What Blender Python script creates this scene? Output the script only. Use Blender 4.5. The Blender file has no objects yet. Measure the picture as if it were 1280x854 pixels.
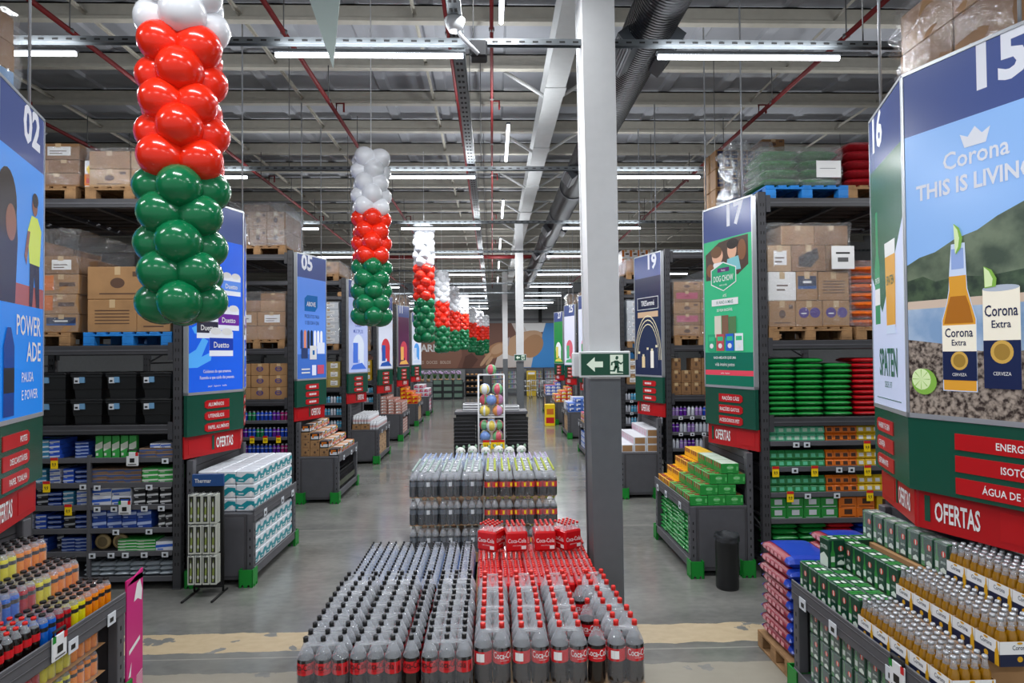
import bpy, math, random
from mathutils import Vector, Matrix
random.seed(7)
S = bpy.context.scene
C = S.collection
PI = math.pi

# ---------------------------------------------------------------- camera, world, exposure
CAMZ = 2.5
psi, tht, rol = math.atan(24.5/800), math.atan(16.0/800), 0.0085
Fv = Vector((math.sin(psi)*math.cos(tht), math.cos(psi)*math.cos(tht), math.sin(tht)))
Rv = Vector((math.cos(psi), -math.sin(psi), 0)); Uv = Rv.cross(Fv)
R2 = Rv*math.cos(rol) - Uv*math.sin(rol); U2 = R2.cross(Fv)
cd = bpy.data.cameras.new('camera'); cam = bpy.data.objects.new('camera', cd); C.objects.link(cam)
cd.sensor_width = 36; cd.lens = 36*800/1280; cd.clip_start = .05; cd.clip_end = 200
cam.matrix_world = Matrix(((R2.x, U2.x, -Fv.x, 0), (R2.y, U2.y, -Fv.y, 0), (R2.z, U2.z, -Fv.z, CAMZ), (0, 0, 0, 1)))
S.camera = cam
W = bpy.data.worlds.new('world'); S.world = W; W.use_nodes = True
W.node_tree.nodes['Background'].inputs[0].default_value = (.86, .93, 1, 1)
W.node_tree.nodes['Background'].inputs[1].default_value = .45
vs = S.view_settings
S.display_settings.display_device = 'sRGB'
vs.view_transform = 'Standard'; vs.look = 'None'; vs.gamma = 1; vs.use_curve_mapping = False
vs.exposure = 0.04
LAMP_W = 52.0          # watts of one tube light
S.cycles.max_bounces = 6; S.cycles.diffuse_bounces = 3; S.cycles.glossy_bounces = 3
S.cycles.transmission_bounces = 4; S.cycles.transparent_max_bounces = 14
S.cycles.caustics_reflective = False; S.cycles.caustics_refractive = False
S.cycles.sample_clamp_indirect = 4

# ---------------------------------------------------------------- helpers
def lin(h):
    h = h.lstrip('#')
    o = []
    for i in (0, 2, 4):
        c = int(h[i:i+2], 16)/255
        o.append(c/12.92 if c <= .04045 else ((c+.055)/1.055)**2.4)
    return (*o, 1)

MATS = {}
def mat(name, hx, rough=.5, metal=0., emit=0., spec=None, noise=0., nscale=8., bump=0., bscale=30.):
    if name in MATS: return MATS[name]
    m = bpy.data.materials.new(name); m.use_nodes = True
    nt = m.node_tree; b = nt.nodes['Principled BSDF']
    b.inputs['Base Color'].default_value = lin(hx); b.inputs['Roughness'].default_value = rough
    b.inputs['Metallic'].default_value = metal
    if spec is not None: b.inputs['Specular IOR Level'].default_value = spec
    if emit:
        b.inputs['Emission Color'].default_value = lin(hx); b.inputs['Emission Strength'].default_value = emit
    if noise or bump:
        tc = nt.nodes.new('ShaderNodeTexCoord')
    if noise:
        n = nt.nodes.new('ShaderNodeTexNoise'); n.inputs['Scale'].default_value = nscale; n.inputs['Detail'].default_value = 4
        nt.links.new(tc.outputs['Object'], n.inputs['Vector'])
        r = nt.nodes.new('ShaderNodeMapRange'); r.inputs['From Min'].default_value = .3; r.inputs['From Max'].default_value = .7
        r.inputs['To Min'].default_value = 1-noise; r.inputs['To Max'].default_value = 1+noise
        nt.links.new(n.outputs['Fac'], r.inputs['Value'])
        x = nt.nodes.new('ShaderNodeVectorMath'); x.operation = 'SCALE'; x.inputs[0].default_value = lin(hx)[:3]
        nt.links.new(r.outputs[0], x.inputs['Scale']); nt.links.new(x.outputs[0], b.inputs['Base Color'])
    if bump:
        n2 = nt.nodes.new('ShaderNodeTexNoise'); n2.inputs['Scale'].default_value = bscale
        nt.links.new(tc.outputs['Object'], n2.inputs['Vector'])
        bp = nt.nodes.new('ShaderNodeBump'); bp.inputs['Strength'].default_value = bump; bp.inputs['Distance'].default_value = .02
        nt.links.new(n2.outputs['Fac'], bp.inputs['Height']); nt.links.new(bp.outputs[0], b.inputs['Normal'])
    MATS[name] = m
    return m

def film(name, hx, keep=.3, rough=.2, bump=0., bscale=25., gloss=.5, metal=0.):
    """clear plastic: mostly see-through, some milky plastic, some shine"""
    if name in MATS: return MATS[name]
    m = bpy.data.materials.new(name); m.use_nodes = True
    nt = m.node_tree; b = nt.nodes['Principled BSDF']; out = nt.nodes['Material Output']
    b.inputs['Base Color'].default_value = lin(hx); b.inputs['Roughness'].default_value = rough
    b.inputs['Specular IOR Level'].default_value = gloss; b.inputs['Metallic'].default_value = metal
    t = nt.nodes.new('ShaderNodeBsdfTransparent'); x = nt.nodes.new('ShaderNodeMixShader')
    fr = nt.nodes.new('ShaderNodeLayerWeight'); fr.inputs['Blend'].default_value = .35
    mr = nt.nodes.new('ShaderNodeMapRange'); mr.inputs['From Min'].default_value = .4; mr.inputs['To Min'].default_value = keep; mr.inputs['To Max'].default_value = min(1, keep+.42)
    nt.links.new(fr.outputs['Facing'], mr.inputs['Value']); nt.links.new(mr.outputs[0], x.inputs[0])
    nt.links.new(t.outputs[0], x.inputs[1]); nt.links.new(b.outputs[0], x.inputs[2]); nt.links.new(x.outputs[0], out.inputs['Surface'])
    if bump:
        tc = nt.nodes.new('ShaderNodeTexCoord'); n2 = nt.nodes.new('ShaderNodeTexNoise'); n2.inputs['Scale'].default_value = bscale
        n2.inputs['Distortion'].default_value = 2.5
        nt.links.new(tc.outputs['Object'], n2.inputs['Vector'])
        bp = nt.nodes.new('ShaderNodeBump'); bp.inputs['Strength'].default_value = bump; bp.inputs['Distance'].default_value = .03
        nt.links.new(n2.outputs['Fac'], bp.inputs['Height']); nt.links.new(bp.outputs[0], b.inputs['Normal'])
    MATS[name] = m
    return m

_TX = {}
def text_mesh(s, off):
    k = (s, off)
    if k in _TX: return _TX[k]
    cu = bpy.data.curves.new('t', 'FONT'); cu.body = s; cu.size = 1; cu.resolution_u = 2; cu.offset = off
    ob = bpy.data.objects.new('t', cu)
    me = ob.to_mesh()
    v = [tuple(p.co) for p in me.vertices]; f = [tuple(p.vertices) for p in me.polygons]
    ob.to_mesh_clear(); bpy.data.objects.remove(ob); bpy.data.curves.remove(cu)
    if v:
        xs = [p[0] for p in v]; x0, x1 = min(xs), max(xs)
    else: x0 = x1 = 0
    ys = [p[1] for p in v] or [0, 1]
    _TX[k] = ([(p[0]-x0, p[1]) for p in v], f, x1-x0, max(ys))
    return _TX[k]

class MB:
    def __init__(s): s.v = []; s.f = []; s.m = []; s.s = []; s.mats = []
    def mi(s, m):
        if m not in s.mats: s.mats.append(m)
        return s.mats.index(m)
    def face(s, pts, m, smooth=False):
        b = len(s.v); s.v += [tuple(p) for p in pts]; s.f.append(tuple(range(b, b+len(pts)))); s.m.append(s.mi(m)); s.s.append(smooth)
    def raw(s, vs_, fs, m, smooth=False):
        b = len(s.v); s.v += [tuple(p) for p in vs_]; i = s.mi(m)
        for f in fs: s.f.append(tuple(b+k for k in f)); s.m.append(i); s.s.append(smooth)
    def box(s, x0, x1, y0, y1, z0, z1, m):
        if x0 > x1: x0, x1 = x1, x0
        if y0 > y1: y0, y1 = y1, y0
        if z0 > z1: z0, z1 = z1, z0
        s.raw([(x0,y0,z0),(x1,y0,z0),(x1,y1,z0),(x0,y1,z0),(x0,y0,z1),(x1,y0,z1),(x1,y1,z1),(x0,y1,z1)],
              [(0,3,2,1),(4,5,6,7),(0,1,5,4),(1,2,6,5),(2,3,7,6),(3,0,4,7)], m)
        return s
    def cbox(s, x0, x1, y0, y1, z0, z1, m, c=.006, smooth=False):
        """box with chamfered edges"""
        if x0 > x1: x0, x1 = x1, x0
        if y0 > y1: y0, y1 = y1, y0
        lo, hi = (x0,y0,z0), (x1,y1,z1)
        vid = {}; vv = []
        for sx in (0,1):
            for sy in (0,1):
                for sz in (0,1):
                    sg = (sx,sy,sz)
                    for ax in range(3):
                        p = []
                        for a in range(3):
                            e = hi[a] if sg[a] else lo[a]
                            if a != ax: e += -c if sg[a] else c
                            p.append(e)
                        vid[(sg,ax)] = len(vv); vv.append(tuple(p))
        fs = []
        for ax in range(3):
            o = [a for a in range(3) if a != ax]
            for sd in (0,1):
                q = []
                for (i, j) in ((0,0),(1,0),(1,1),(0,1)):
                    g = [0,0,0]; g[ax] = sd; g[o[0]] = i; g[o[1]] = j
                    q.append(vid[(tuple(g),ax)])
                if (sd == 0) != (ax == 1): q.reverse()
                fs.append(tuple(q))
        for ax in range(3):
            a, b = [t for t in range(3) if t != ax]
            for i in (0,1):
                for j in (0,1):
                    g0 = [0,0,0]; g0[a] = i; g0[b] = j; g1 = g0[:]; g1[ax] = 1
                    q = [vid[(tuple(g0),a)], vid[(tuple(g1),a)], vid[(tuple(g1),b)], vid[(tuple(g0),b)]]
                    fs.append(tuple(q))
        for sx in (0,1):
            for sy in (0,1):
                for sz in (0,1):
                    g = (sx,sy,sz); fs.append((vid[(g,0)],vid[(g,1)],vid[(g,2)]))
        s.raw(vv, fs, m, smooth)
        return s
    def lathe(s, prof, seg, cx=0, cy=0, cz=0, capb=True, capt=True):
        """prof: (r, z, material of the band above this ring)"""
        b = len(s.v); n = len(prof)
        for r, z, _ in prof:
            for k in range(seg):
                a = 2*PI*k/seg; s.v.append((cx+r*math.cos(a), cy+r*math.sin(a), cz+z))
        for i in range(n-1):
            mi = s.mi(prof[i][2])
            for k in range(seg):
                k2 = (k+1) % seg
                s.f.append((b+i*seg+k, b+i*seg+k2, b+(i+1)*seg+k2, b+(i+1)*seg+k)); s.m.append(mi); s.s.append(True)
        if capb: s.f.append(tuple(b+k for k in reversed(range(seg)))); s.m.append(s.mi(prof[0][2])); s.s.append(False)
        if capt: s.f.append(tuple(b+(n-1)*seg+k for k in range(seg))); s.m.append(s.mi(prof[-2][2])); s.s.append(False)
        return s
    def tube(s, pts, r, m, seg=8):
        pts = [Vector(p) for p in pts]; b = len(s.v); n = len(pts); mi = s.mi(m)
        for i, p in enumerate(pts):
            d = (pts[min(i+1,n-1)]-pts[max(i-1,0)]).normalized()
            h = Vector((0,0,1)) if abs(d.z) < .9 else Vector((1,0,0))
            u = d.cross(h).normalized(); w = d.cross(u)
            for k in range(seg):
                a = 2*PI*k/seg; q = p+u*(r*math.cos(a))+w*(r*math.sin(a)); s.v.append(tuple(q))
        for i in range(n-1):
            for k in range(seg):
                k2 = (k+1) % seg
                s.f.append((b+i*seg+k, b+(i+1)*seg+k, b+(i+1)*seg+k2, b+i*seg+k2)); s.m.append(mi); s.s.append(True)
        s.f.append(tuple(b+k for k in range(seg))); s.m.append(mi); s.s.append(False)
        s.f.append(tuple(b+(n-1)*seg+k for k in reversed(range(seg)))); s.m.append(mi); s.s.append(False)
        return s
    def ball(s, cx, cy, cz, rx, ry, rz, m, seg=16, rings=10, mfun=None):
        b = len(s.v); mi = s.mi(m)
        s.v.append((cx,cy,cz-rz))
        for i in range(1, rings):
            t = PI*i/rings
            for k in range(seg):
                a = 2*PI*k/seg; s.v.append((cx+rx*math.sin(t)*math.cos(a), cy+ry*math.sin(t)*math.sin(a), cz-rz*math.cos(t)))
        s.v.append((cx,cy,cz+rz)); top = len(s.v)-1
        def put(f, k):
            s.f.append(f); s.m.append(s.mi(mfun(k)) if mfun else mi); s.s.append(True)
        for k in range(seg):
            k2 = (k+1) % seg
            put((b, b+1+k2, b+1+k), k)
            for i in range(rings-2):
                o = b+1+i*seg; put((o+k, o+k2, o+seg+k2, o+seg+k), k)
            o = b+1+(rings-2)*seg; put((o+k, o+k2, top), k)
        return s
    def extr(s, poly, o, u, v, n, t, m):
        """polygon (in u,v) extruded by t along n"""
        o, u, v, n = Vector(o), Vector(u), Vector(v), Vector(n)
        a = [o+u*p[0]+v*p[1] for p in poly]; k = len(a); c = [p+n*t for p in a]
        s.raw(a+c, [tuple(reversed(range(k))), tuple(range(k,2*k))]+[(i,(i+1)%k,k+(i+1)%k,k+i) for i in range(k)], m)
        return s
    def text(s, st, o, u, v, size, m, align='c', sx=1., off=.015, fit=None):
        vv, ff, w, h = text_mesh(st, off)
        o, u, v = Vector(o), Vector(u), Vector(v)
        if fit and w*size*sx > fit: sx = fit/(w*size)
        x0 = {'c': -w/2, 'l': 0, 'r': -w}[align]
        s.raw([o+u*((p[0]+x0)*size*sx)+v*(p[1]*size) for p in vv], ff, m)
        return s
    def textcyl(s, st, r, ang, z, size, m, sx=1., off=.01):
        vv, ff, w, h = text_mesh(st, off)
        vs_ = []
        for p in vv:
            a = ang+(p[0]-w/2)*size*sx/r
            vs_.append((r*math.cos(a), r*math.sin(a), z+p[1]*size))
        s.raw(vs_, ff, m)
        return s
    def build(s, name, parent=None, loc=(0,0,0), rotz=0):
        me = bpy.data.meshes.new(name); me.from_pydata(s.v, [], s.f)
        for m in s.mats: me.materials.append(m)
        me.polygons.foreach_set('material_index', s.m); me.polygons.foreach_set('use_smooth', s.s); me.update()
        return put(name, me, parent, loc, rotz)

def put(name, me, parent=None, loc=(0,0,0), rotz=0):
    o = bpy.data.objects.new(name, me); C.objects.link(o); o.location = loc; o.rotation_euler = (0,0,rotz)
    if parent: o.parent = parent
    return o
def tag(o, label=None, cat=None, group=None, kind=None):
    if label: o['label'] = label
    if cat: o['category'] = cat
    if group: o['group'] = group
    if kind: o['kind'] = kind
    return o
def thing(name, label, cat, loc=(0,0,0), rotz=0, group=None):
    o = bpy.data.objects.new(name, None); C.objects.link(o); o.location = loc; o.rotation_euler = (0,0,rotz)
    o.empty_display_size = .1
    return tag(o, label, cat, group)
_KIDS = {}
def kids(o):
    if o.name not in _KIDS: _KIDS[o.name] = list(o.children)
    return _KIDS[o.name]
def dup(root, loc, rotz=0, label=None, group=None):
    r = root.copy(); C.objects.link(r); r.location = loc; r.rotation_euler = (0,0,rotz)
    if label: r['label'] = label
    if group: r['group'] = group
    for ch in kids(root):
        c = ch.copy(); C.objects.link(c); c.parent = r
        for g in kids(ch):
            d = g.copy(); C.objects.link(d); d.parent = c
    return r
class Kind:
    """first placing moves the prototype itself, later ones copy it"""
    all = []
    def __init__(s, root): s.root = root; s.n = 0; Kind.all.append(s)
    def put(s, loc, rotz=0, label=None, group=None):
        s.n += 1
        if s.n == 1:
            kids(s.root)
            for k in s.root.children: kids(k)
            s.root.location = loc; s.root.rotation_euler = (0,0,rotz)
            if label: s.root['label'] = label
            if group: s.root['group'] = group
            return s.root
        return dup(s.root, loc, rotz, label, group)
ORD = ('zeroth first second third fourth fifth sixth seventh eighth ninth tenth eleventh twelfth thirteenth fourteenth fifteenth sixteenth '
       'seventeenth eighteenth nineteenth twentieth twenty-first twenty-second twenty-third twenty-fourth').split()
def nth(i, n=None, a='', b=''):
    return ORD[i+1]

# ---------------------------------------------------------------- common materials
M_rack = mat('rack_steel', '3c3c40', .45, noise=.12, nscale=5)
M_rackd = mat('rack_hole', '131314', .7)
M_gond = mat('gondola_steel', '56565b', .5, noise=.06)
M_gondp = mat('gondola_panel', '4a494d', .55, noise=.06)
M_green = mat('guard_green', '0d8a2c', .45)
M_deck = mat('deck_board', '2b2523', .8, noise=.2)
M_wood = mat('pallet_wood', '9a7650', .8, noise=.25, nscale=12)
M_bluep = mat('pallet_blue', '1d7fd0', .6, noise=.15)
M_card = mat('cardboard', 'a47c52', .75, noise=.1, nscale=6)
M_card2 = mat('cardboard_dark', '8c6743', .75, noise=.12, nscale=6)
M_card3 = mat('cardboard_pale', 'b99874', .75, noise=.1, nscale=6)
M_tape = mat('packing_tape', 'c9ac83', .35)
M_white = mat('white_print', 'f2f2f2', .45)
M_black = mat('black_print', '141414', .45)
M_red = mat('red_print', 'd01820', .4)
M_alu = mat('sign_aluminium', 'c9cdd2', .3, .6)
M_stretch = film('stretch_film', 'eef1f5', .17, .1, bump=1., bscale=12, gloss=1., metal=.6)
M_wrap = film('shrink_film', 'f2f5fb', .11, .14, bump=.6, bscale=38, gloss=.9, metal=.15)
M_pet = film('clear_bottle', 'f0f4fb', .27, .08, bump=.25, bscale=50, gloss=.9, metal=.2)
M_price = mat('price_tag', 'd6dbe2', .5)
M_yel = mat('offer_yellow', 'ffd800', .5)
# ---------------------------------------------------------------- the building
XW0, XW1, YW0, YW1, ZC = -15.0, 15.0, -3.5, 40.0, 7.2
def floor_mat():
    m = bpy.data.materials.new('polished_concrete'); m.use_nodes = True
    nt = m.node_tree; N = nt.nodes; L = nt.links; b = N['Principled BSDF']
    tc = N.new('ShaderNodeTexCoord'); sp = N.new('ShaderNodeSeparateXYZ'); L.new(tc.outputs['Object'], sp.inputs[0])
    def noise(sc, det=6, sy=1.):
        mp = N.new('ShaderNodeMapping'); mp.inputs['Scale'].default_value = (1, sy, 1); L.new(tc.outputs['Object'], mp.inputs[0])
        n = N.new('ShaderNodeTexNoise'); n.inputs['Scale'].default_value = sc; n.inputs['Detail'].default_value = det; L.new(mp.outputs[0], n.inputs['Vector']); return n.outputs['Fac']
    def mth(op, a, c):
        x = N.new('ShaderNodeMath'); x.operation = op
        for i, q in enumerate((a, c)):
            if isinstance(q, (int, float)): x.inputs[i].default_value = q
            else: L.new(q, x.inputs[i])
        return x.outputs[0]
    def mix(f, a, c):
        x = N.new('ShaderNodeMix'); x.data_type = 'RGBA'
        if isinstance(f, float): x.inputs[0].default_value = f
        else: L.new(f, x.inputs[0])
        for i, q in ((6, a), (7, c)):
            if isinstance(q, str): x.inputs[i].default_value = lin(q)
            else: L.new(q, x.inputs[i])
        return x.outputs[2]
    n1 = noise(.8, 8, 2.2); n2 = noise(9, 5, 1.6)
    r = N.new('ShaderNodeMapRange'); r.inputs['From Min'].default_value = .3; r.inputs['From Max'].default_value = .7; L.new(mth('ADD', mth('MULTIPLY', n1, .65), mth('MULTIPLY', n2, .35)), r.inputs['Value'])
    base = mix(r.outputs[0], '666764', '8b8a85')
    # the old beige screed strip crossing the aisle and the pale repair before it
    wob = mth('MULTIPLY', mth('SUBTRACT', noise(5, 5), .5), .09)
    y = mth('ADD', sp.outputs['Y'], wob)
    strip = mth('MULTIPLY', mth('GREATER_THAN', y, 5.53), mth('LESS_THAN', y, 5.91))
    pale = mth('MULTIPLY', mth('LESS_THAN', y, 5.17), mth('GREATER_THAN', y, 2.0))
    spots = mth('GREATER_THAN', noise(3.2, 6), .37)
    sand = mix(n2, 'b09a78', 'cfbd9c')
    base = mix(mth('MULTIPLY', strip, spots), base, sand)
    base = mix(mth('MULTIPLY', mth('MULTIPLY', pale, spots), .55), base, 'a39a86')
    # saw-cut joints
    j = mth('LESS_THAN', mth('ABSOLUTE', mth('SUBTRACT', mth('MODULO', mth('ADD', sp.outputs['Y'], 50), 3.88), 1.1), 0), .008)
    base = mix(mth('MULTIPLY', j, .45), base, 'b9b5ab')
    L.new(base, b.inputs['Base Color'])
    rr = N.new('ShaderNodeMapRange'); rr.inputs['To Min'].default_value = .08; rr.inputs['To Max'].default_value = .24
    L.new(n1, rr.inputs['Value'])
    L.new(mth('ADD', rr.outputs[0], mth('MULTIPLY', mth('ADD', strip, pale), .35)), b.inputs['Roughness'])
    b.inputs['Specular IOR Level'].default_value = .6
    return m
fm = floor_mat()
tag(MB().box(XW0, XW1, YW0, YW1, -.1, 0, fm).build('floor'), kind='structure')
M_wall = mat('wall_paint', '8c8f91', .8, noise=.05)
tag(MB().box(XW0-.2, XW0, YW0, YW1, 0, ZC, M_wall).build('wall_left'), kind='structure')
tag(MB().box(XW1, XW1+.2, YW0, YW1, 0, ZC, M_wall).build('wall_right'), kind='structure')
tag(MB().box(XW0-.2, XW1+.2, YW1, YW1+.2, 0, ZC, M_wall).build('wall_back'), kind='structure')
# roof: trapezoid sheet, lapped, with purlins and rafters
M_roof = mat('roof_sheet', 'a6a8af', .45, noise=.1, nscale=1.3)
M_purl = mat('purlin_paint', 'b9b4a8', .6, noise=.06)
M_raft = mat('rafter_paint', 'cfd0d0', .5, noise=.04)
rb = MB(); rb.box(XW0, XW1, YW0-3, YW1, ZC+.04, ZC+.1, M_roof)
x = XW0
while x < XW1:
    rb.extr([(0,0),(.05,-.05),(.2,-.05),(.25,0)], (x,YW0-3,ZC+.05), (1,0,0), (0,0,1), (0,1,0), YW1-YW0+3, M_roof); x += 1.0
ceil = tag(rb.build('ceiling'), kind='structure')
yp = -2.7; purs = []
pm = MB()
pm.box(XW0, XW1, 0, .022, -.27, 0, M_purl); pm.box(XW0, XW1, -.09, 0, -.27, -.25, M_purl); pm.box(XW0, XW1, 0, .1, -.022, 0, M_purl); pm.box(XW0, XW1, -.09,-.075,-.25,-.225,M_purl)
p0 = None
for k in range(31):
    loc = (0, -2.7+1.4*k, ZC-.01)
    if p0 is None: p0 = pm.build('purlin', ceil, loc)
    else: put('purlin', p0.data, ceil, loc)
def rafter(x, z=6.5):
    b = MB(); b.box(x-.15, x+.15, YW0-2, YW1, z, z+.03, M_raft); b.box(x-.014, x+.014, YW0-2, YW1, z+.03, ZC-.28, M_raft); b.box(x-.15, x+.15, YW0-2, YW1, ZC-.30, ZC-.275, M_raft)
    y = YW0-1
    while y < YW1:                       # joint plates and knee braces
        b.box(x-.16, x+.16, y, y+.28, z-.015, z, M_raft)
        for sx in (-1, 1): b.tube([(x+sx*.1, y+.5, z+.05), (x+sx*.75, y+.5, ZC-.25)], .03, M_raft, 6)
        y += 2.8
    b.build('rafter', ceil)
for xr in (.98, -9.5, 11.4): rafter(xr)
for xs in (-7.6, -5.3, -3.3, -1.0, 2.4, 4.7, 7.0): MB().box(xs-.02,xs+.02,YW0-2,YW1,7.04,7.044,M_purl).box(xs-.02,xs-.016,YW0-2,YW1,7.0,7.04,M_purl).build('sag_bar', ceil)
# steel columns, grey to 2.28 m and white above
M_colw = mat('column_white', 'd9dadb', .42, noise=.03); M_colg = mat('column_grey', '62666a', .45, noise=.05)
def column(x, y, w=.25, dep=.42, top=6.5, lean=.05):
    b = MB()
    for z0, z1, m in ((0, 2.28, M_colg), (2.28, top, M_colw)):
        def q(z): return x-lean*z/6.2, w/2+.02*z/6.2
        (c0, h0), (c1, h1) = q(z0), q(z1)
        for (ya, yb, ex) in ((y, y+.03, 0), (y+dep-.03, y+dep, 0), (y+.03, y+dep-.03, h0-.03)):
            e0 = max(.02, h0-ex-.0) if ex == 0 else .09; e1 = max(.02, h1) if ex == 0 else .1
            e0, e1 = (h0, h1) if ex == 0 else (h0-.012, h1-.012)
            b.raw([(c0-e0,ya,z0),(c0+e0,ya,z0),(c0+e0,yb,z0),(c0-e0,yb,z0),(c1-e1,ya,z1),(c1+e1,ya,z1),(c1+e1,yb,z1),(c1-e1,yb,z1)],
                  [(0,3,2,1),(4,5,6,7),(0,1,5,4),(1,2,6,5),(2,3,7,6),(3,0,4,7)], m)
    o = tag(b.build('column'), kind='structure'); return o
COLX, COLY = .99, 5.5
column(COLX, COLY); column(.83, 19.2, .2, .36, lean=0); column(.62, 31.0, .22, .36, lean=0)
pl = MB(); pl.box(COLX-.17, COLX+.17, COLY-.04, COLY+.46, 0, .02, M_colg)
# ---------------------------------------------------------------- ceiling services
M_gal = mat('galvanised', '6f7478', .4, .5, noise=.1); M_fix = mat('fixture_white', 'e6e8ea', .4)
M_tube = mat('lamp_tube', 'f4f8ff', .4, emit=9.0)
M_pipe = mat('sprinkler_red', '7a1c1e', .5); M_hang = mat('hanger_steel', '6b6b6b', .5, .4)
def lamp(y_or_x):
    pass
lt = thing('ceiling_light', 'white tube light', 'ceiling light')
MB().cbox(-.84, .84, -.03, .03, .03, .06, M_gal, .008).build('housing', lt)
MB().tube([(-.82,0,.012),(.82,0,.012)], .022, M_tube, 8).build('tube', lt)
LL = bpy.data.lights.new('tube_glow', 'AREA'); LL.shape = 'RECTANGLE'; LL.size = 1.6; LL.size_y = .06; LL.energy = LAMP_W; LL.color = (.96, .98, 1)
lo = bpy.data.objects.new('tube_glow', LL); C.objects.link(lo); lo.parent = lt; lo.location = (0,0,-.012)
LU = bpy.data.lights.new('tube_upglow', 'AREA'); LU.shape = 'RECTANGLE'; LU.size = 1.6; LU.size_y = .05; LU.energy = LAMP_W*.42; LU.color = (.93, .97, 1)
lu = bpy.data.objects.new('tube_upglow', LU); C.objects.link(lu); lu.parent = lt; lu.location = (0,0,.064); lu.rotation_euler = (PI,0,0)
KL = Kind(lt)
YL0, PER = 5.62, 3.88
cols = {-4.42: 'left line over the left racks', -1.06: 'line beside the balloon columns', 2.32: 'line over the right displays', 5.7: 'outer line above the right racks'}
for k in range(-2, 9):
    y = YL0+PER*k
    for cx, nm in cols.items():
        KL.put((cx, y, 5.13), 0, 'tube light across the aisle, %s row back in the %s' % (ORD[k+3], nm), 'tube lights across the aisles')
for k in range(6):
    y = 5.35+4.45*k
    KL.put((.25 if k else .11, y, 5.72), PI/2, 'tube light running along the main aisle, %s one back' % ORD[k+1], 'tube lights along the main aisle')
# the bars carrying the lights
rt = thing('light_rail', 'rail', 'rail')
b = MB(); b.box(-11, 11, -.03, .03, .05, .055, M_gal); b.box(-11, 11, -.03, -.025, 0, .05, M_gal); b.box(-11, 11, .025, .03, 0, .05, M_gal)
x = -10.9
while x < 10.9: b.box(x, x+.05, -.0315, -.03, .018, .034, M_rackd); x += .12
b.build('channel', rt)
for x in (-7.5, -3.0, -.15, 3.4, 7.5): MB().tube([(x,0,.05),(x,0,1.96)], .006, M_hang, 6).build('drop_rod', rt)
KR = Kind(rt)
for k in range(-2, 9): KR.put((0, YL0+PER*k+.06, 5.262), 0, 'perforated steel rail carrying tube lights, %s back from the entrance' % ORD[k+3], 'rails carrying the tube lights')
# long cable tray
b = MB(); b.box(-.36,-.24,-2,36,5.36,5.365,M_gal); b.box(-.36,-.355,-2,36,5.36,5.42,M_gal); b.box(-.245,-.24,-2,36,5.36,5.42,M_gal)
y = -1.9
while y < 36:
    for x in (-.335,-.295): b.box(x, x+.025, y, y+.05, 5.3585, 5.36, M_rackd)
    y += .14
ct = tag(b.build('cable_tray'), 'galvanised perforated cable tray running the length of the main aisle', 'cable tray')
for y in (3.5, 9.2, 15, 21, 27, 33): MB().tube([(-.3,y,5.36),(-.3,y,7.0)], .006, M_hang, 6).build('drop_rod', ct)
# sprinkler pipes
def pipe(x, z, lab, r=.032, y0=-2, y1=38):
    t = thing('sprinkler_pipe', lab, 'pipe'); b = MB().tube([(x,y0,z),(x,y1,z)], r, M_pipe, 8)
    b.build('pipe', t)
    y = y0+1.3; i = 0
    while y < y1:
        h = MB().tube([(x,y,z+r),(x,y,ZC-.25)], .008, M_hang, 6); h.lathe([(r+.012,-.02,M_hang),(r+.012,.02,M_hang)], 8, x, y, z)
        h.build('hanger', t)
        if i % 2: MB().tube([(x,y+.5,z),(x,y+.5,z+.16),(x+.12,y+.5,z+.16),(x+.12,y+.5,z+.02)], .018, M_pipe, 6).build('sprinkler_drop', t)
        y += 2.1; i += 1
pipe(-7.4, 6.4, 'dark red sprinkler pipe high over the far left racks'); pipe(-5.0, 6.4, 'dark red sprinkler pipe passing behind the big balloon column')
pipe(-2.48, 6.4, 'dark red sprinkler pipe between the two nearest balloon columns'); pipe(-.5, 6.4, 'dark red sprinkler pipe beside the cable tray')
pipe(.02, 6.45, 'thin dark red pipe along the middle of the roof', .022); pipe(4.4, 6.4, 'dark red sprinkler pipe above the right hand racks')
tag(MB().tube([(-10,24.2,6.2),(10,24.2,6.2)], .075, M_pipe, 10).build('sprinkler_main'), 'red sprinkler main crossing the hall far back', 'pipe')
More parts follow.
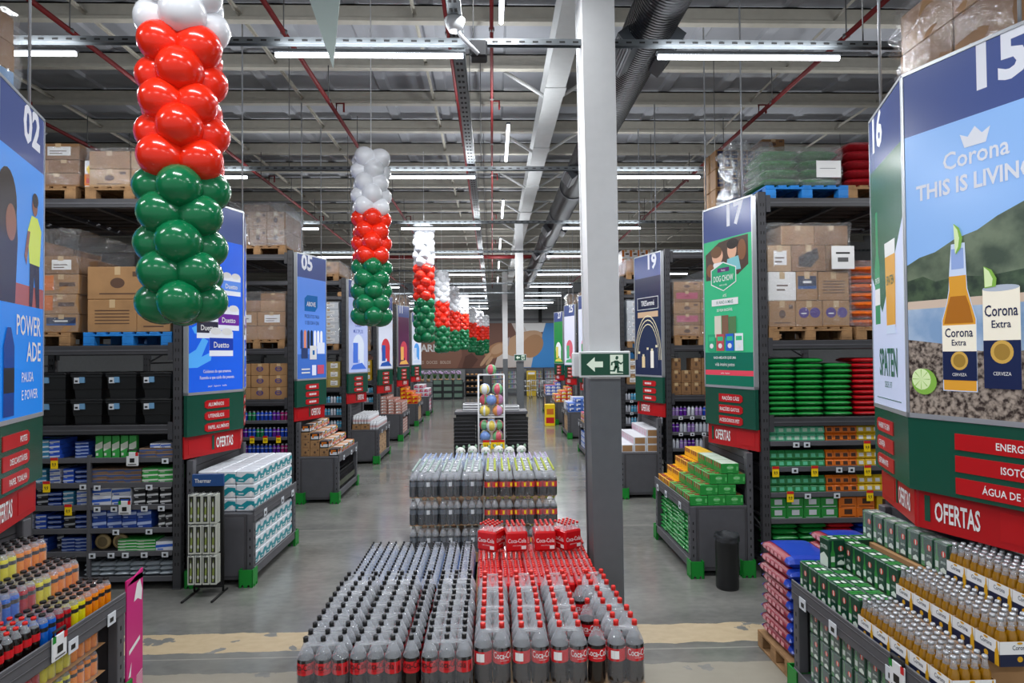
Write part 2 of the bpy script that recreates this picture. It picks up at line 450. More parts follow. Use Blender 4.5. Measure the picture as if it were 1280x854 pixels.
# black spiral duct with side outlets
def duct():
    m = bpy.data.materials.new('duct_black'); m.use_nodes = True; nt = m.node_tree; bs = nt.nodes['Principled BSDF']
    bs.inputs['Base Color'].default_value = lin('15161a'); bs.inputs['Roughness'].default_value = .3; bs.inputs['Metallic'].default_value = .5
    tc = nt.nodes.new('ShaderNodeTexCoord'); w = nt.nodes.new('ShaderNodeTexWave'); w.bands_direction = 'Y'; w.inputs['Scale'].default_value = 7; w.inputs['Distortion'].default_value = .8
    nt.links.new(tc.outputs['Object'], w.inputs['Vector']); bp = nt.nodes.new('ShaderNodeBump'); bp.inputs['Strength'].default_value = .8; bp.inputs['Distance'].default_value = .03
    nt.links.new(w.outputs['Fac'], bp.inputs['Height']); nt.links.new(bp.outputs[0], bs.inputs['Normal'])
    r, x, z = .25, 1.62, 5.82
    t = thing('air_duct', 'black spiral air duct with side outlets above the aisle', 'air duct', (x, 0, z))
    b = MB().tube([(0,y,0) for y in range(-3, 31)], r, m, 24); b.build('duct_pipe', t)
    for y in (9.4, 12.6, 14.9, 18.3, 21.5): MB().tube([(0,y-.03,0),(0,y+.03,0)], r+.012, mat('ring_grey','55585c',.4,.5), 24).build('joint_ring', t)
    gr = mat('grille_black', '33373c', .4)
    for y in (6.6, 11.3, 16.2, 20.2, 24.5):
        for sx in (-1, 1):
            o = MB(); u = Vector((0,1,0)); n = Vector((sx*.8,0,-.6)).normalized(); v = n.cross(u)
            o.extr([(-.32,-.11),(.32,-.11),(.32,.11),(-.32,.11)], n*(r-.06)+u*y, u, v, n, .16, gr)
            for k in range(6): o.extr([(-.29,-.09+k*.032),(.29,-.09+k*.032),(.29,-.075+k*.032),(-.29,-.075+k*.032)], n*(r+.1)+u*y, u, v, n, .006, M_gal if k in (0,5) else M_black)
            o.build('air_outlet', t)
duct()
# loudspeaker and camera on the first rail, and the hanging pennant
t = thing('loudspeaker', 'small black box loudspeaker on the light rail', 'loudspeaker', (-.1, 5.56, 5.08))
MB().cbox(-.075,.075,-.07,.07,0,.15,mat('speaker_black','1b1c1f',.5),.012).build('speaker_box', t)
MB().cbox(-.065,.065,-.078,-.07,.01,.14,mat('speaker_grille','2a2b2e',.7),.003).build('grille', t)
MB().box(-.012,.012,.05,.074,.1,.2,M_hang).build('bracket', t)
t = thing('security_camera', 'white dome security camera on an angled arm', 'camera', (-.3, 5.42, 5.26))
b = MB(); b.lathe([(.02,.11,M_fix),(.09,.1,M_fix),(.075,.04,M_fix),(.05,0,M_fix)], 14); b.build('dome', t)
MB().tube([(0,0,.11),(0,0,.3)], .03, M_fix, 10).build('stem', t); MB().tube([(.03,0,0),(.06,0,-.05),(.2,.05,-.17)], .018, M_fix, 8).build('arm', t)
t = thing('pennant', 'pale green pennant flag with its point hanging down over the aisle', 'flag', (-1.13, 4.6, 4.57))
M_pen = mat('pennant_cloth', 'cfe0da', .7)
MB().extr([(0,0),(-.17,.5),(-.3,1.0),(.08,1.0),(.05,.5)], (0,0,0), (1,0,0), (0,0,1), (0,1,0), .006, M_pen).build('cloth', t)
MB().tube([(-.1,.003,1.0),(-.1,.003,2.4)], .004, M_hang, 5).build('cord', t)
# exit sign
def exit_sign(x, y, z, w, h, lab):
    t = thing('exit_sign', lab, 'exit sign', (x, y, z))
    g = mat('exit_green', '0f4f38', .4); pale = mat('exit_pale', 'd8e6d4', .4, emit=.25); al = mat('exit_frame', 'd9dedd', .4)
    MB().cbox(-w/2, w/2, -.03, 0, 0, h, al, .006).build('frame', t)
    MB().box(-w*.465, w*.465, -.034, -.03, h*.09, h*.91, g).build('face', t)
    a = MB(); X, U, V, N = (0,-.0345,0), (1,0,0), (0,0,1), (0,-1,0)
    e = lambda pts: a.extr([(p[0]*w, p[1]*h) for p in pts], X, U, V, N, .001, pale)
    e([(-.36,.5),(-.2,.78),(-.2,.61),(-.04,.61),(-.04,.39),(-.2,.39),(-.2,.22)]); e([(.1,.14),(.35,.14),(.35,.86),(.1,.86)])
    a.build('arrow_and_door', t)
    r = MB(); X2 = (0,-.0358,0)
    e2 = lambda pts: r.extr([(p[0]*w, p[1]*h) for p in pts], X2, U, V, N, .001, g)
    e2([(.2,.72),(.23,.66),(.26,.72),(.26,.8),(.22,.82)]); e2([(.19,.42),(.27,.42),(.26,.64),(.18,.64)]); e2([(.19,.62),(.12,.58),(.11,.46),(.14,.46),(.15,.55),(.2,.56)])
    e2([(.26,.62),(.31,.55),(.35,.6),(.36,.57),(.31,.48),(.25,.55)]); e2([(.22,.44),(.28,.4),(.27,.25),(.37,.22),(.37,.17),(.23,.17),(.23,.34),(.17,.4)]); e2([(.19,.44),(.16,.28),(.1,.28),(.1,.23),(.19,.22),(.24,.42)])
    r.build('running_figure', t)
    MB().box(-w*.05, w*.05, 0, .02, h*.3, h*.7, M_hang).build('bracket', t)
    return t
exit_sign(COLX-.03, COLY-.022, 2.295, .44, .225, 'green exit sign with arrow and running figure on the near column')
exit_sign(.83, 19.17, 2.3, .36, .2, 'small exit sign on the second column further back')
t = thing('sign_box', 'pale grey box behind the exit sign on the near column', 'box', (COLX-.245, COLY+.05, 2.3)); MB().cbox(-.045,.08,0,.1,0,.21,M_fix,.008).build('housing', t)
# ---------------------------------------------------------------- racks
Y0 = 7.05; LEN = 1.65; BAY = 2.4
def ry(k): return Y0+PER*k
XB = {1: 2.92, -1: -3.31}          # face of the racks towards the aisle
XG = {1: 2.19, -1: -2.63}          # aisle face of the end displays
NAMES = {-1: ('02', '15'), 0: ('03', '17'), 1: ('05', '19'), 2: ('07', '21'), 3: ('09', '23'), 4: ('11', '25'), 5: ('13', '27')}
SG = {(-1,-1):'the sports drink sign',(1,-1):'the beach beer sign',(-1,0):'the toilet paper sign',(1,0):'the dog food sign',(-1,1):'the deodorant sign',(1,1):'the shampoo sign',(-1,2):'the cleaning sign',(1,2):'the pale-blue sign',(-1,3):'the red-shape sign',(1,3):'the white-and-pink sign',(-1,4):'the purple sign',(1,4):'the pale lilac sign',(-1,5):'the farthest-left sign',(1,5):'the far green sign'}
LV = (1.77, 2.63, 4.23)
def make_rack(bays=1):
    t = thing('pallet_rack', 'rack', 'pallet rack')
    up = MB(); up.cbox(0, .09, 0, .075, 0, 4.3, M_rack, .005)
    for i in range(38):
        for dx in (.024, .056): up.box(dx, dx+.012, -.0012, 0, .25+i*.105, .285+i*.105, M_rackd)
        for dy in (.03,): up.box(-.0012, 0, dy, dy+.014, .25+i*.105, .285+i*.105, M_rackd); up.box(.09, .0912, dy, dy+.014, .25+i*.105, .285+i*.105, M_rackd)
    up.cbox(-.004, .094, -.01, .085, 0, .012, M_rack, .003)
    um = None
    for bx in range(bays+1):
        for y in (0, LEN-.075):
            if um is None: um = up.build('upright', t, (bx*BAY, y, 0)).data
            else: put('upright', um, t, (bx*BAY, y, 0))
        br = MB()
        for i in range(4): br.tube([(.045+bx*BAY, .06, .5+i*.95), (.045+bx*BAY, LEN-.06, .95+i*.95)], .014, M_rack, 6); br.tube([(.045+bx*BAY, .06, .5+i*.95), (.045+bx*BAY, LEN-.06, .5+i*.95)], .014, M_rack, 6)
        br.build('brace', t)
    bm = MB(); bm.cbox(.09, BAY, 0, .05, -.1, 0, M_rack, .006); bm.box(.09, BAY, -.004, 0, -.06, -.045, M_gond)
    for e in (.09, BAY-.05): bm.box(e, e+.05, -.006, 0, -.16, .03, M_rack)
    bme = None
    for bx in range(bays):
        for z in LV:
            for y in (0, LEN-.05):
                if bme is None: bme = bm.build('beam', t, (bx*BAY, y, z)).data
                else: put('beam', bme, t, (bx*BAY, y, z))
            d = MB()
            for i in range(7): d.box(.1, BAY-.01, .06+i*.22, .2+i*.22, z-.05, z-.03, M_deck)
            for x in (.3, .9, 1.5, 2.1): d.box(x, x+.05, .05, LEN-.05, z-.09, z-.05, M_rack)
            d.build('deck', t, (bx*BAY, 0, 0))
    return t
rk1 = make_rack(1)
KK = {}
for sd in (1, -1):
    for k in range(-1, 6):
        no = SG[(sd,k)]
        lab = 'dark steel pallet rack behind %s' % no
        x = XB[sd]+.065 if sd > 0 else XB[sd]-BAY-.155
        if sd == 1 and k == -1: rk1.location = (x, ry(k), 0); rk1['label'] = lab; rk1['group'] = 'pallet racks'; [kids(c) for c in kids(rk1)]
        else: dup(rk1, (x, ry(k), 0), 0, lab, 'pallet racks')

# ---------------------------------------------------------------- wedge-shaped aisle signs
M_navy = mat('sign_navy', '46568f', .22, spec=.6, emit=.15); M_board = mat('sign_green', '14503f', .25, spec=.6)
M_skirt = mat('skirt_red', 'b8141a', .35); M_sgrey = mat('sign_side', '9ba1a8', .35, .4); M_tagr = mat('tag_red', 'c0161c', .3)
M_num = mat('number_white', 'eef1fb', .4)
class Art:
    """flat print on a panel: u to the right, v up, each layer half a millimetre above the last"""
    def __init__(s, o, u, n): s.o, s.u, s.n = Vector(o), Vector(u), Vector(n); s.v = Vector((0,0,1)); s.b = MB(); s.d = .0005
    def O(s, u=0, v=0): s.d += .0004; return s.o+s.n*s.d+s.u*u+s.v*v
    def poly(s, pts, m): o = s.O(); s.b.face([o+s.u*p[0]+s.v*p[1] for p in pts], m)
    def rect(s, u0, v0, u1, v1, m): s.poly([(u0,v0),(u1,v0),(u1,v1),(u0,v1)], m)
    def ell(s, u, v, a, c, m, n=20, rot=0, t0=0, t1=2*PI):
        cr, sr = math.cos(rot), math.sin(rot); P = []
        for k in range(n):
            t = t0+(t1-t0)*k/(n if t1-t0 > 6.2 else n-1); x, y = a*math.cos(t), c*math.sin(t); P.append((u+x*cr-y*sr, v+x*sr+y*cr))
        s.poly(P, m)
    def text(s, st, u, v, size, m, align='c', sx=1., off=.012, fit=None): s.b.text(st, s.O(u, v), s.u, s.v, size, m, align, sx, off, fit)
H1, H0 = 4.27, 2.08; SH = H1-H0
WEDGE_W = math.hypot(LEN/2, .28)
def panel_frame(sd, k, near):
    """outside view: bottom-left corner, direction to the right, normal"""
    xb = XB[sd]; ax = xb-sd*.285; ya = ry(k)+LEN/2; yc = ry(k) if near else ry(k)+LEN
    corner, apex = Vector((xb, yc, 0)), Vector((ax, ya, 0))
    left_is_corner = (sd < 0) == near
    a, b = (corner, apex) if left_is_corner else (apex, corner)
    u = (b-a).normalized(); n = Vector((u.y, -u.x, 0))
    return a, u, n, (b-a).length
def make_sign(sd, k, arts, no_near, no_far):
    who = '%s' % (SG[(sd,k)])
    t = thing('aisle_sign', 'x', 'aisle sign', (0,0,0), 0, 'wedge-shaped aisle signs')
    xb = XB[sd]; ya = ry(k)+LEN/2; ax = xb-sd*.285
    for near in (True, False):
        a, u, n, w = panel_frame(sd, k, near); o = Vector((a.x, a.y, 0))
        base, number, fn, tags = arts[0 if near else 1]
        pn = MB(); pn.extr([(0.004,H0),(w-.004,H0),(w-.004,H1),(.004,H1)], o-n*.05, u, (0,0,1), n, .05, base); pn.build('light_panel', t)
        fr = MB()
        for q in ([(0,H0),(w,H0),(w,H0+.03),(0,H0+.03)], [(0,H1-.02),(w,H1-.02),(w,H1),(0,H1)], [(0,H0),(.014,H0),(.014,H1),(0,H1)], [(w-.014,H0),(w,H0),(w,H1),(w-.014,H1)]):
            fr.extr(q, o-n*.055, u, (0,0,1), n, .061, M_alu)
        fr.build('frame', t)
        A = Art(o+Vector((0,0,H0)), u, n); A.w = w
        A.rect(.016, SH-.415, w-.016, SH-.022, M_navy)
        ul, al = (.13, 'l') if near == (sd < 0) else (w-.14, 'r')
        if not near: ul, al = (.1, 'l') if sd > 0 else (w-.1, 'r')
        A.text(number, ul, 1.92, .36, M_num, al, .92, .035)
        if fn: fn(A, w)
        A.b.build('artwork', t)
        gb = MB(); gb.extr([(0,1.63),(w,1.63),(w,H0),(0,H0)], o-n*.045, u, (0,0,1), n, .045, M_board); gb.build('green_board', t)
        for i, s in enumerate(tags):
            tg = MB(); v = 1.915-i*.13; c0, c1 = (w*.33, w*.72) if near else (w*.12, w*.62)
            if sd > 0: c0, c1 = ((w*.34, w*.93) if k < 0 else (w*.3, w*.72)) if near else (w*.15, w*.6)
            if (sd > 0) == near: P = [(c0,v),(c1,v),(c1+.04,v+.02),(c1+.04,v+.075),(c1,v+.095),(c0,v+.095)]
            else: P = [(c0-.04,v+.02),(c0,v),(c1,v),(c1,v+.095),(c0,v+.095),(c0-.04,v+.075)]
            tg.extr(P, o, u, (0,0,1), n, .006, M_tagr)
            if not s:
                for q in range(6): tg.extr([(c0+.06+.035*q, v+.03), (c0+.085+.035*q, v+.03), (c0+.085+.035*q, v+.065), (c0+.06+.035*q, v+.065)], o+n*.006, u, (0,0,1), n, .001, M_white)
            tg.text(s, o+n*.0075+u*((c1-.01) if (sd > 0) == near else c0+.01)+Vector((0,0,v+.027)), u, (0,0,1), .058, M_white, 'r' if (sd > 0) == near else 'l', .8, .012, fit=(c1-c0)-.02)
            tg.build('tag', t)
        sk = MB(); sk.extr([(0,1.39),(w,1.39),(w,1.63),(0,1.63)], o-n*.06, u, (0,0,1), n, .02, M_skirt)
        lo_, hi_ = (0, .42) if near == (sd < 0) else (w-.42, w)
        sk.extr([(lo_+.06,1.43),(hi_-.06,1.43),(hi_-.06,1.59),(lo_+.06,1.59)], o-n*.04, u, (0,0,1), n, .003, M_tagr)
        cu = w-.27 if near == (sd < 0) else .27
        sk.text('OFERTAS', o-n*.036+u*cu+Vector((0,0,1.455)), u, (0,0,1), .165, M_white, 'c', .5, .02, fit=.27)
        sk.extr([(cu-.2,1.44),(cu-.165,1.44),(cu-.165,1.6),(cu-.2,1.6)], o-n*.038, u, (0,0,1), n, .002, M_board)
        sk.build('offers_skirt', t)
    # roof cap of the wedge
    cp = MB(); cp.extr([(xb,ry(k)),(ax,ya),(xb,ry(k)+LEN)][::-sd], (0,0,H1-.02), (1,0,0), (0,1,0), (0,0,1), .02, M_sgrey); cp.build('cap', t)
    for yy in (ry(k)+.2, ry(k)+LEN-.2): MB().tube([(xb-sd*.03,yy,H1),(xb-sd*.03,yy,6.9)], .01, M_alu, 6).build('hanging_rod', t)
    return t
def mm(n, h, r=.35): return mat('print_'+n, h, r)
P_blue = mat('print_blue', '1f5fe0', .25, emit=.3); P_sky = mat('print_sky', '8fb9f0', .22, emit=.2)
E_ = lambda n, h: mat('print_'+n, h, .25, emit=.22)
def land_mat(name, a, b, sc):
    m = bpy.data.materials.new(name); m.use_nodes = True; nt = m.node_tree; bs = nt.nodes['Principled BSDF']; bs.inputs['Roughness'].default_value = .25
    tc = nt.nodes.new('ShaderNodeTexCoord'); n = nt.nodes.new('ShaderNodeTexNoise'); n.inputs['Scale'].default_value = sc; n.inputs['Detail'].default_value = 8
    r = nt.nodes.new('ShaderNodeValToRGB'); r.color_ramp.elements[0].color = lin(a); r.color_ramp.elements[1].color = lin(b); r.color_ramp.elements[0].position = .38; r.color_ramp.elements[1].position = .62
    nt.links.new(tc.outputs['Object'], n.inputs['Vector']); nt.links.new(n.outputs['Fac'], r.inputs[0]); nt.links.new(r.outputs[0], bs.inputs['Base Color']); return m
def bottle_art(A, u, v, h, w, glass, liquid, lw, ln, text, cap=None):
    """longneck bottle: silhouette, beer, white and navy label halves"""
    sh = [(-.5,.0),(.5,0),(.5,.52),(.42,.6),(.22,.72),(.19,.97),(-.19,.97),(-.22,.72),(-.42,.6),(-.5,.52)]
    A.poly([(u+p[0]*w, v+p[1]*h) for p in sh], glass)
    A.poly([(u+p[0]*w*.94, v+p[1]*h) for p in [(-.5,.01),(.5,.01),(.5,.52),(.42,.6),(.22,.72),(.2,.82),(-.2,.82),(-.22,.72),(-.42,.6),(-.5,.52)]], liquid)
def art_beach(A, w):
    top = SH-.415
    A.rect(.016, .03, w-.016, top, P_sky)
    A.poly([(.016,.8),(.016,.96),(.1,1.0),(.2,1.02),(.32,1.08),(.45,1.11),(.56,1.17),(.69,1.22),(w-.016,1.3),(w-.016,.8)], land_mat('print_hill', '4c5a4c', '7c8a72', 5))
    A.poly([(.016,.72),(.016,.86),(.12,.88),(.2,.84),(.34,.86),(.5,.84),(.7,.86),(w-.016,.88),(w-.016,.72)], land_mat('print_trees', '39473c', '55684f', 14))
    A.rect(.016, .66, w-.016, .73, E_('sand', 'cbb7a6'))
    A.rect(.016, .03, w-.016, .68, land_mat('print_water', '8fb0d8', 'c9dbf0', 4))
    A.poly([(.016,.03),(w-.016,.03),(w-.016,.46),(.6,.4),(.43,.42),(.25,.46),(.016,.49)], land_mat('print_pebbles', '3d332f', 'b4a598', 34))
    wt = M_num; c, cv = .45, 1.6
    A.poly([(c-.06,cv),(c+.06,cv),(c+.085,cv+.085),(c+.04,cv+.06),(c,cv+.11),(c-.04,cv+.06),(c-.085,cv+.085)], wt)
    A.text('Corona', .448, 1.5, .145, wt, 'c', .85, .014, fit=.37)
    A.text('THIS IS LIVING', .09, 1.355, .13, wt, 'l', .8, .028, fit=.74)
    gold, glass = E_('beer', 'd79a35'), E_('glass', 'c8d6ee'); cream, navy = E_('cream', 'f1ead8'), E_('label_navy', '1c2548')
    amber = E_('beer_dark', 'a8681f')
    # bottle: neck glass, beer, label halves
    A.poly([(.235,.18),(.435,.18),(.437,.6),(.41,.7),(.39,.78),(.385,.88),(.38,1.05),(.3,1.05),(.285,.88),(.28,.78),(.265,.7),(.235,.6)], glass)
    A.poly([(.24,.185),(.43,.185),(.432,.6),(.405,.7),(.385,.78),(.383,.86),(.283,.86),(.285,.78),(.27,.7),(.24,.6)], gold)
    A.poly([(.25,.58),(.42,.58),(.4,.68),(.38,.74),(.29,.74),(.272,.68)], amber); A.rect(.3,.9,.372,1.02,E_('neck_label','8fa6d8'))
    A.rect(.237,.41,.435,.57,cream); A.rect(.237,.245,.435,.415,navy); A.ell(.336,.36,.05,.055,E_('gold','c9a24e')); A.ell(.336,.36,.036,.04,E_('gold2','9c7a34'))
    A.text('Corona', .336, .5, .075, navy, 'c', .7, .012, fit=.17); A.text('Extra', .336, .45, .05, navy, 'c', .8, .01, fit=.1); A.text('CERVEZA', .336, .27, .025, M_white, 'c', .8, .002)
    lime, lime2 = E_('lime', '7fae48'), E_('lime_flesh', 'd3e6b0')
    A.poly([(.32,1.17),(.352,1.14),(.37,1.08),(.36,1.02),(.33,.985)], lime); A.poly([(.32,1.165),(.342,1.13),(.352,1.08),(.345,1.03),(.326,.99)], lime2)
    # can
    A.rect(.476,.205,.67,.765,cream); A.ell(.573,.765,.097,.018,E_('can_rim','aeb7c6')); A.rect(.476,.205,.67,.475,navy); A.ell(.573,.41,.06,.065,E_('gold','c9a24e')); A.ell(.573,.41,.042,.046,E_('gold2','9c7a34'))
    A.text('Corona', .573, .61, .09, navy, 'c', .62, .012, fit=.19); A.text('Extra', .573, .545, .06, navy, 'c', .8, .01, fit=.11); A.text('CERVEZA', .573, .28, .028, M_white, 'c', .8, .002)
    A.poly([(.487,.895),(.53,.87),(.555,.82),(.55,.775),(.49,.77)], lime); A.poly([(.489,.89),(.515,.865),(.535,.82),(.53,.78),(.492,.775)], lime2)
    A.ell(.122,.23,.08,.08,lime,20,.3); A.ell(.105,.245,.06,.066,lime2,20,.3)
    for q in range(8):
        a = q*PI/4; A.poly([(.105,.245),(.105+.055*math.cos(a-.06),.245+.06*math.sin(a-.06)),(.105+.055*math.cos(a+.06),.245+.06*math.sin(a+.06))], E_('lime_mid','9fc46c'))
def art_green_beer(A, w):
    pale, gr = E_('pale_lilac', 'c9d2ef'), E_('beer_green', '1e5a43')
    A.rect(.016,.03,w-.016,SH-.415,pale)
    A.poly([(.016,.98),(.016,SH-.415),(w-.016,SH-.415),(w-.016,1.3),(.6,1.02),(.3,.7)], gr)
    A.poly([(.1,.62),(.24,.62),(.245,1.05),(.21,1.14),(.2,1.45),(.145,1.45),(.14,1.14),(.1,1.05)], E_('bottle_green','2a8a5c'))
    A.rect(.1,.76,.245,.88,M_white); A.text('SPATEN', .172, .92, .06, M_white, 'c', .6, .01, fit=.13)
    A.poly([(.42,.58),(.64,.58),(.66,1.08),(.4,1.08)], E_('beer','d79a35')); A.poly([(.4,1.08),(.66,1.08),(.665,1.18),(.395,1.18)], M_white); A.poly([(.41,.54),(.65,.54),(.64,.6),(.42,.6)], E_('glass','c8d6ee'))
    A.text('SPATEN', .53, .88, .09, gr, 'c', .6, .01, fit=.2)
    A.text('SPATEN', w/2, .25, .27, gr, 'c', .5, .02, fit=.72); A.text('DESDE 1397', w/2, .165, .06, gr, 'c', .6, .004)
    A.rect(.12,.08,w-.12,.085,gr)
def art_sport(A, w):
    A.rect(.016, .03, w-.016, SH-.415, E_('day_blue', '4f93e8')); A.rect(.016, .03, w-.016, .78, E_('bright_blue', '1f86ea'))
    dk, sk = E_('shirt_dark', '1d2130'), E_('skin', '8a5b45')
    A.rect(.016, .78, w-.016, .92, E_('track', 'a2564f'))
    A.poly([(.016,.78),(.3,.78),(.34,1.2),(.3,1.5),(.016,1.56)], dk); A.ell(.15, 1.42, .17, .22, E_('hair', '2a211f')); A.ell(.22, 1.3, .09, .12, sk)
    A.poly([(.56,.78),(.62,.78),(.66,1.0),(.7,.78),(.77,.78),(.76,1.1),(.57,1.1)], dk)
    A.poly([(.56,1.08),(.77,1.08),(.8,1.34),(.72,1.42),(.6,1.42),(.52,1.3)], E_('lime_vest', 'cfe05a')); A.poly([(.52,1.3),(.46,1.12),(.5,1.06),(.57,1.3)], sk); A.ell(.66, 1.5, .055, .075, sk); A.ell(.67, 1.54, .06, .05, E_('hair', '2a211f'))
    A.text('POWER', w-.08, .58, .19, M_white, 'r', .72, .012); A.text('ADE', w-.08, .4, .19, M_white, 'r', .78, .012)
    A.text('PAUSA', .42, .26, .095, M_white, 'l', .8, .008); A.text('E POWER', .42, .14, .095, M_white, 'l', .78, .003)
    A.poly([(.1,.05),(.28,.05),(.28,.5),(.22,.62),(.16,.62),(.1,.5)], E_('sport_drink', '0c3a86')); A.rect(.1,.2,.28,.36,M_black)
def art_paper(A, w):
    A.rect(.016, .03, w-.016, SH-.415, P_blue); lb = E_('light_blue', '57b0ff')
    A.poly([(.016,.45),(.12,.5),(.22,.64),(.3,.6),(.2,.42),(.36,.48),(.34,.38),(.14,.3),(.016,.3)], lb); A.poly([(.06,.74),(.2,.8),(.3,.7),(.22,.66),(.1,.68)], lb)
    for (u, v, s, c) in ((.3,.75,1.,'333344'), (.62,.85,1.,'6a2a9a'), (.5,.56,1.1,'1d3fae'), (.66,1.25,.9,'5f8fe8')):
        A.rect(u-.17*s, v-.12*s, u+.17*s, v+.14*s, E_('paper_white', 'e6eaf6')); A.ell(u-.08*s, v+.14*s, .08*s, .04*s, M_white); A.ell(u+.08*s, v+.14*s, .08*s, .04*s, M_white)
        A.rect(u-.17*s, v-.06*s, u+.17*s, v+.07*s, E_('pk_'+c, c)); A.text('Duetto', u, v-.03*s, .085*s, M_white, 'c', .9, .015)
    A.text('Cuidamos do que amamos.', w/2, .24, .05, M_white, 'c', .8, .012, fit=.6); A.text('Fazendo o que cuida das pessoas.', w/2, .17, .05, M_white, 'c', .8, .012, fit=.68); A.text('papel   higienico   toalha', w/2, .08, .03, M_white, 'c', 1, .002, fit=.6)
def art_deo(A, w):
    A.rect(.016, .03, w-.016, SH-.415, E_('soft_blue', '5f8ee6')); A.rect(.016, .03, w-.016, .45, E_('mid_blue', '3f6fc8'))
    tl = E_('teal_blue', '0c62a8'); A.poly([(.22,1.2),(.52,1.2),(.6,1.28),(.6,1.48),(.3,1.48),(.22,1.42)], tl); A.text('ABOVE', .41, 1.29, .11, M_white, 'c', .75, .02)
    A.text('PRODUTOS PARA', w/2, 1.08, .09, E_('navy2', '23336b'), 'c', .6, .002, fit=.56); A.text('O SEU DIA A DIA', w/2, .97, .09, E_('navy2', '23336b'), 'c', .6, .002, fit=.56)
    for i, c in enumerate(('24407c','e08a6a','2a3348','1b2230','f0f2f8','f0f2f8','f0f2f8')): A.rect(.1+.095*i, .55, .17+.095*i, .82, E_('can_'+c, c)); A.ell(.135+.095*i, .82, .035, .05, E_('can_'+c, c))
    A.rect(.12,.38,.3,.56,E_('box_dk','2b3a66')); A.rect(.36,.36,.56,.6,M_white); A.rect(.44,.44,.5,.52,tl); A.rect(.58,.46,.8,.66,E_('box_w','dfe6fa'))
    for v in (.18, .12): A.rect(.12, v, .36, v+.025, M_white)
    A.rect(.58,.1,.78,.26,E_('red_soft','c8506a')); A.rect(.42,.08,.54,.26,E_('box_w','dfe6fa'))
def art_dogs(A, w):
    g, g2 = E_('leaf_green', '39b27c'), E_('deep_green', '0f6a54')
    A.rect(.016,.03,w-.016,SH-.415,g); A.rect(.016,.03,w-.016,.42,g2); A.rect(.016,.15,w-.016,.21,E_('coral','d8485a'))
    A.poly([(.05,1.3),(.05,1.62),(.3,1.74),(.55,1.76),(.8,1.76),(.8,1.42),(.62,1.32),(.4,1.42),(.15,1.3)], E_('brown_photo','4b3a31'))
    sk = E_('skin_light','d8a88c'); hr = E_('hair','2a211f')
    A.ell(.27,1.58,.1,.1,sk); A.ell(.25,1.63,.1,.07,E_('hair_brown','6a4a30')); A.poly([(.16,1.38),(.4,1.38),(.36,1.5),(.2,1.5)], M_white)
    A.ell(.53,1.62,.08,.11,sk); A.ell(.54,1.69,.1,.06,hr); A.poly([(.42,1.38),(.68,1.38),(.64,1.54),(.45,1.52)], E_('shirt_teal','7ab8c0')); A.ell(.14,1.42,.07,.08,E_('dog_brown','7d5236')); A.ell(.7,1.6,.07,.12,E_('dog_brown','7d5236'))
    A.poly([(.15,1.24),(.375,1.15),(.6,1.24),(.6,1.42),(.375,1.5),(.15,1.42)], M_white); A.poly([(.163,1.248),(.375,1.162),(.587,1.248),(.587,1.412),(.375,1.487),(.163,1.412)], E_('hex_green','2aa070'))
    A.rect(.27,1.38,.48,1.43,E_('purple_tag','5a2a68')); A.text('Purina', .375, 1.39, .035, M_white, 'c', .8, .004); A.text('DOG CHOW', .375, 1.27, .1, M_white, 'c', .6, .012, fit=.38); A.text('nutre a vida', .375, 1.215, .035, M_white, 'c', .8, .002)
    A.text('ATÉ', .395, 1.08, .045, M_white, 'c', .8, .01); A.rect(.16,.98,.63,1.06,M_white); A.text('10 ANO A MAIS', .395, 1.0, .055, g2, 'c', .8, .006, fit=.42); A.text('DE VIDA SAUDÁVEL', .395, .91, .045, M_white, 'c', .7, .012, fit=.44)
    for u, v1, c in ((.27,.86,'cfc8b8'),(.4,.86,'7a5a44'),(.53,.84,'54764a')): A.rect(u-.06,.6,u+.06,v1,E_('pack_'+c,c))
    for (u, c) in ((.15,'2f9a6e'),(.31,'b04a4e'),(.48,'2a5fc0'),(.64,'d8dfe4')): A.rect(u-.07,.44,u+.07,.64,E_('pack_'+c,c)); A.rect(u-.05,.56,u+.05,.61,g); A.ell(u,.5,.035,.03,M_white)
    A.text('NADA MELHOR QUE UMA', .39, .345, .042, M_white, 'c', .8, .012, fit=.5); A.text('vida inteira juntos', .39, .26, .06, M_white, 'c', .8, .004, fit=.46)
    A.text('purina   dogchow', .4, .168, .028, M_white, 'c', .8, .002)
def art_hair(A, w):
    A.rect(.016,.03,w-.016,SH-.415,E_('night','202a48')); A.rect(.1,1.2,w-.1,1.42,M_white); A.rect(.11,1.21,w-.11,1.41,E_('night2','18203a')); A.text('TRESemmé', w/2, 1.27, .13, M_white, 'c', .7, .015, fit=.6); A.rect(.11,1.06,w-.11,1.16,E_('tan_print','c8a888'))
    gl = E_('pale_gold','d9cfae')
    for i in range(5):
        a = .34+.02*i
        A.poly([(w/2+a*math.cos(t)*(1 if j==0 else .97), .3+1.0*a*1.9*math.sin(t)*(1 if j==0 else .97)) for j in (0,1) for t in ([PI*q/14 for q in range(15)] if j==0 else [PI*q/14 for q in range(14,-1,-1)])], gl if i%2==0 else E_('night','202a48'))
    for i, (c, h) in enumerate((('2a3350',.25),('d8c49a',.2),('2a3350',.32),('e8e4da',.3),('2a3350',.36))):
        A.rect(.1+.14*i,.16,.2+.14*i,.16+h,E_('hb_'+c,c)); A.rect(.12+.14*i,.16+h,.18+.14*i,.2+h,gl)
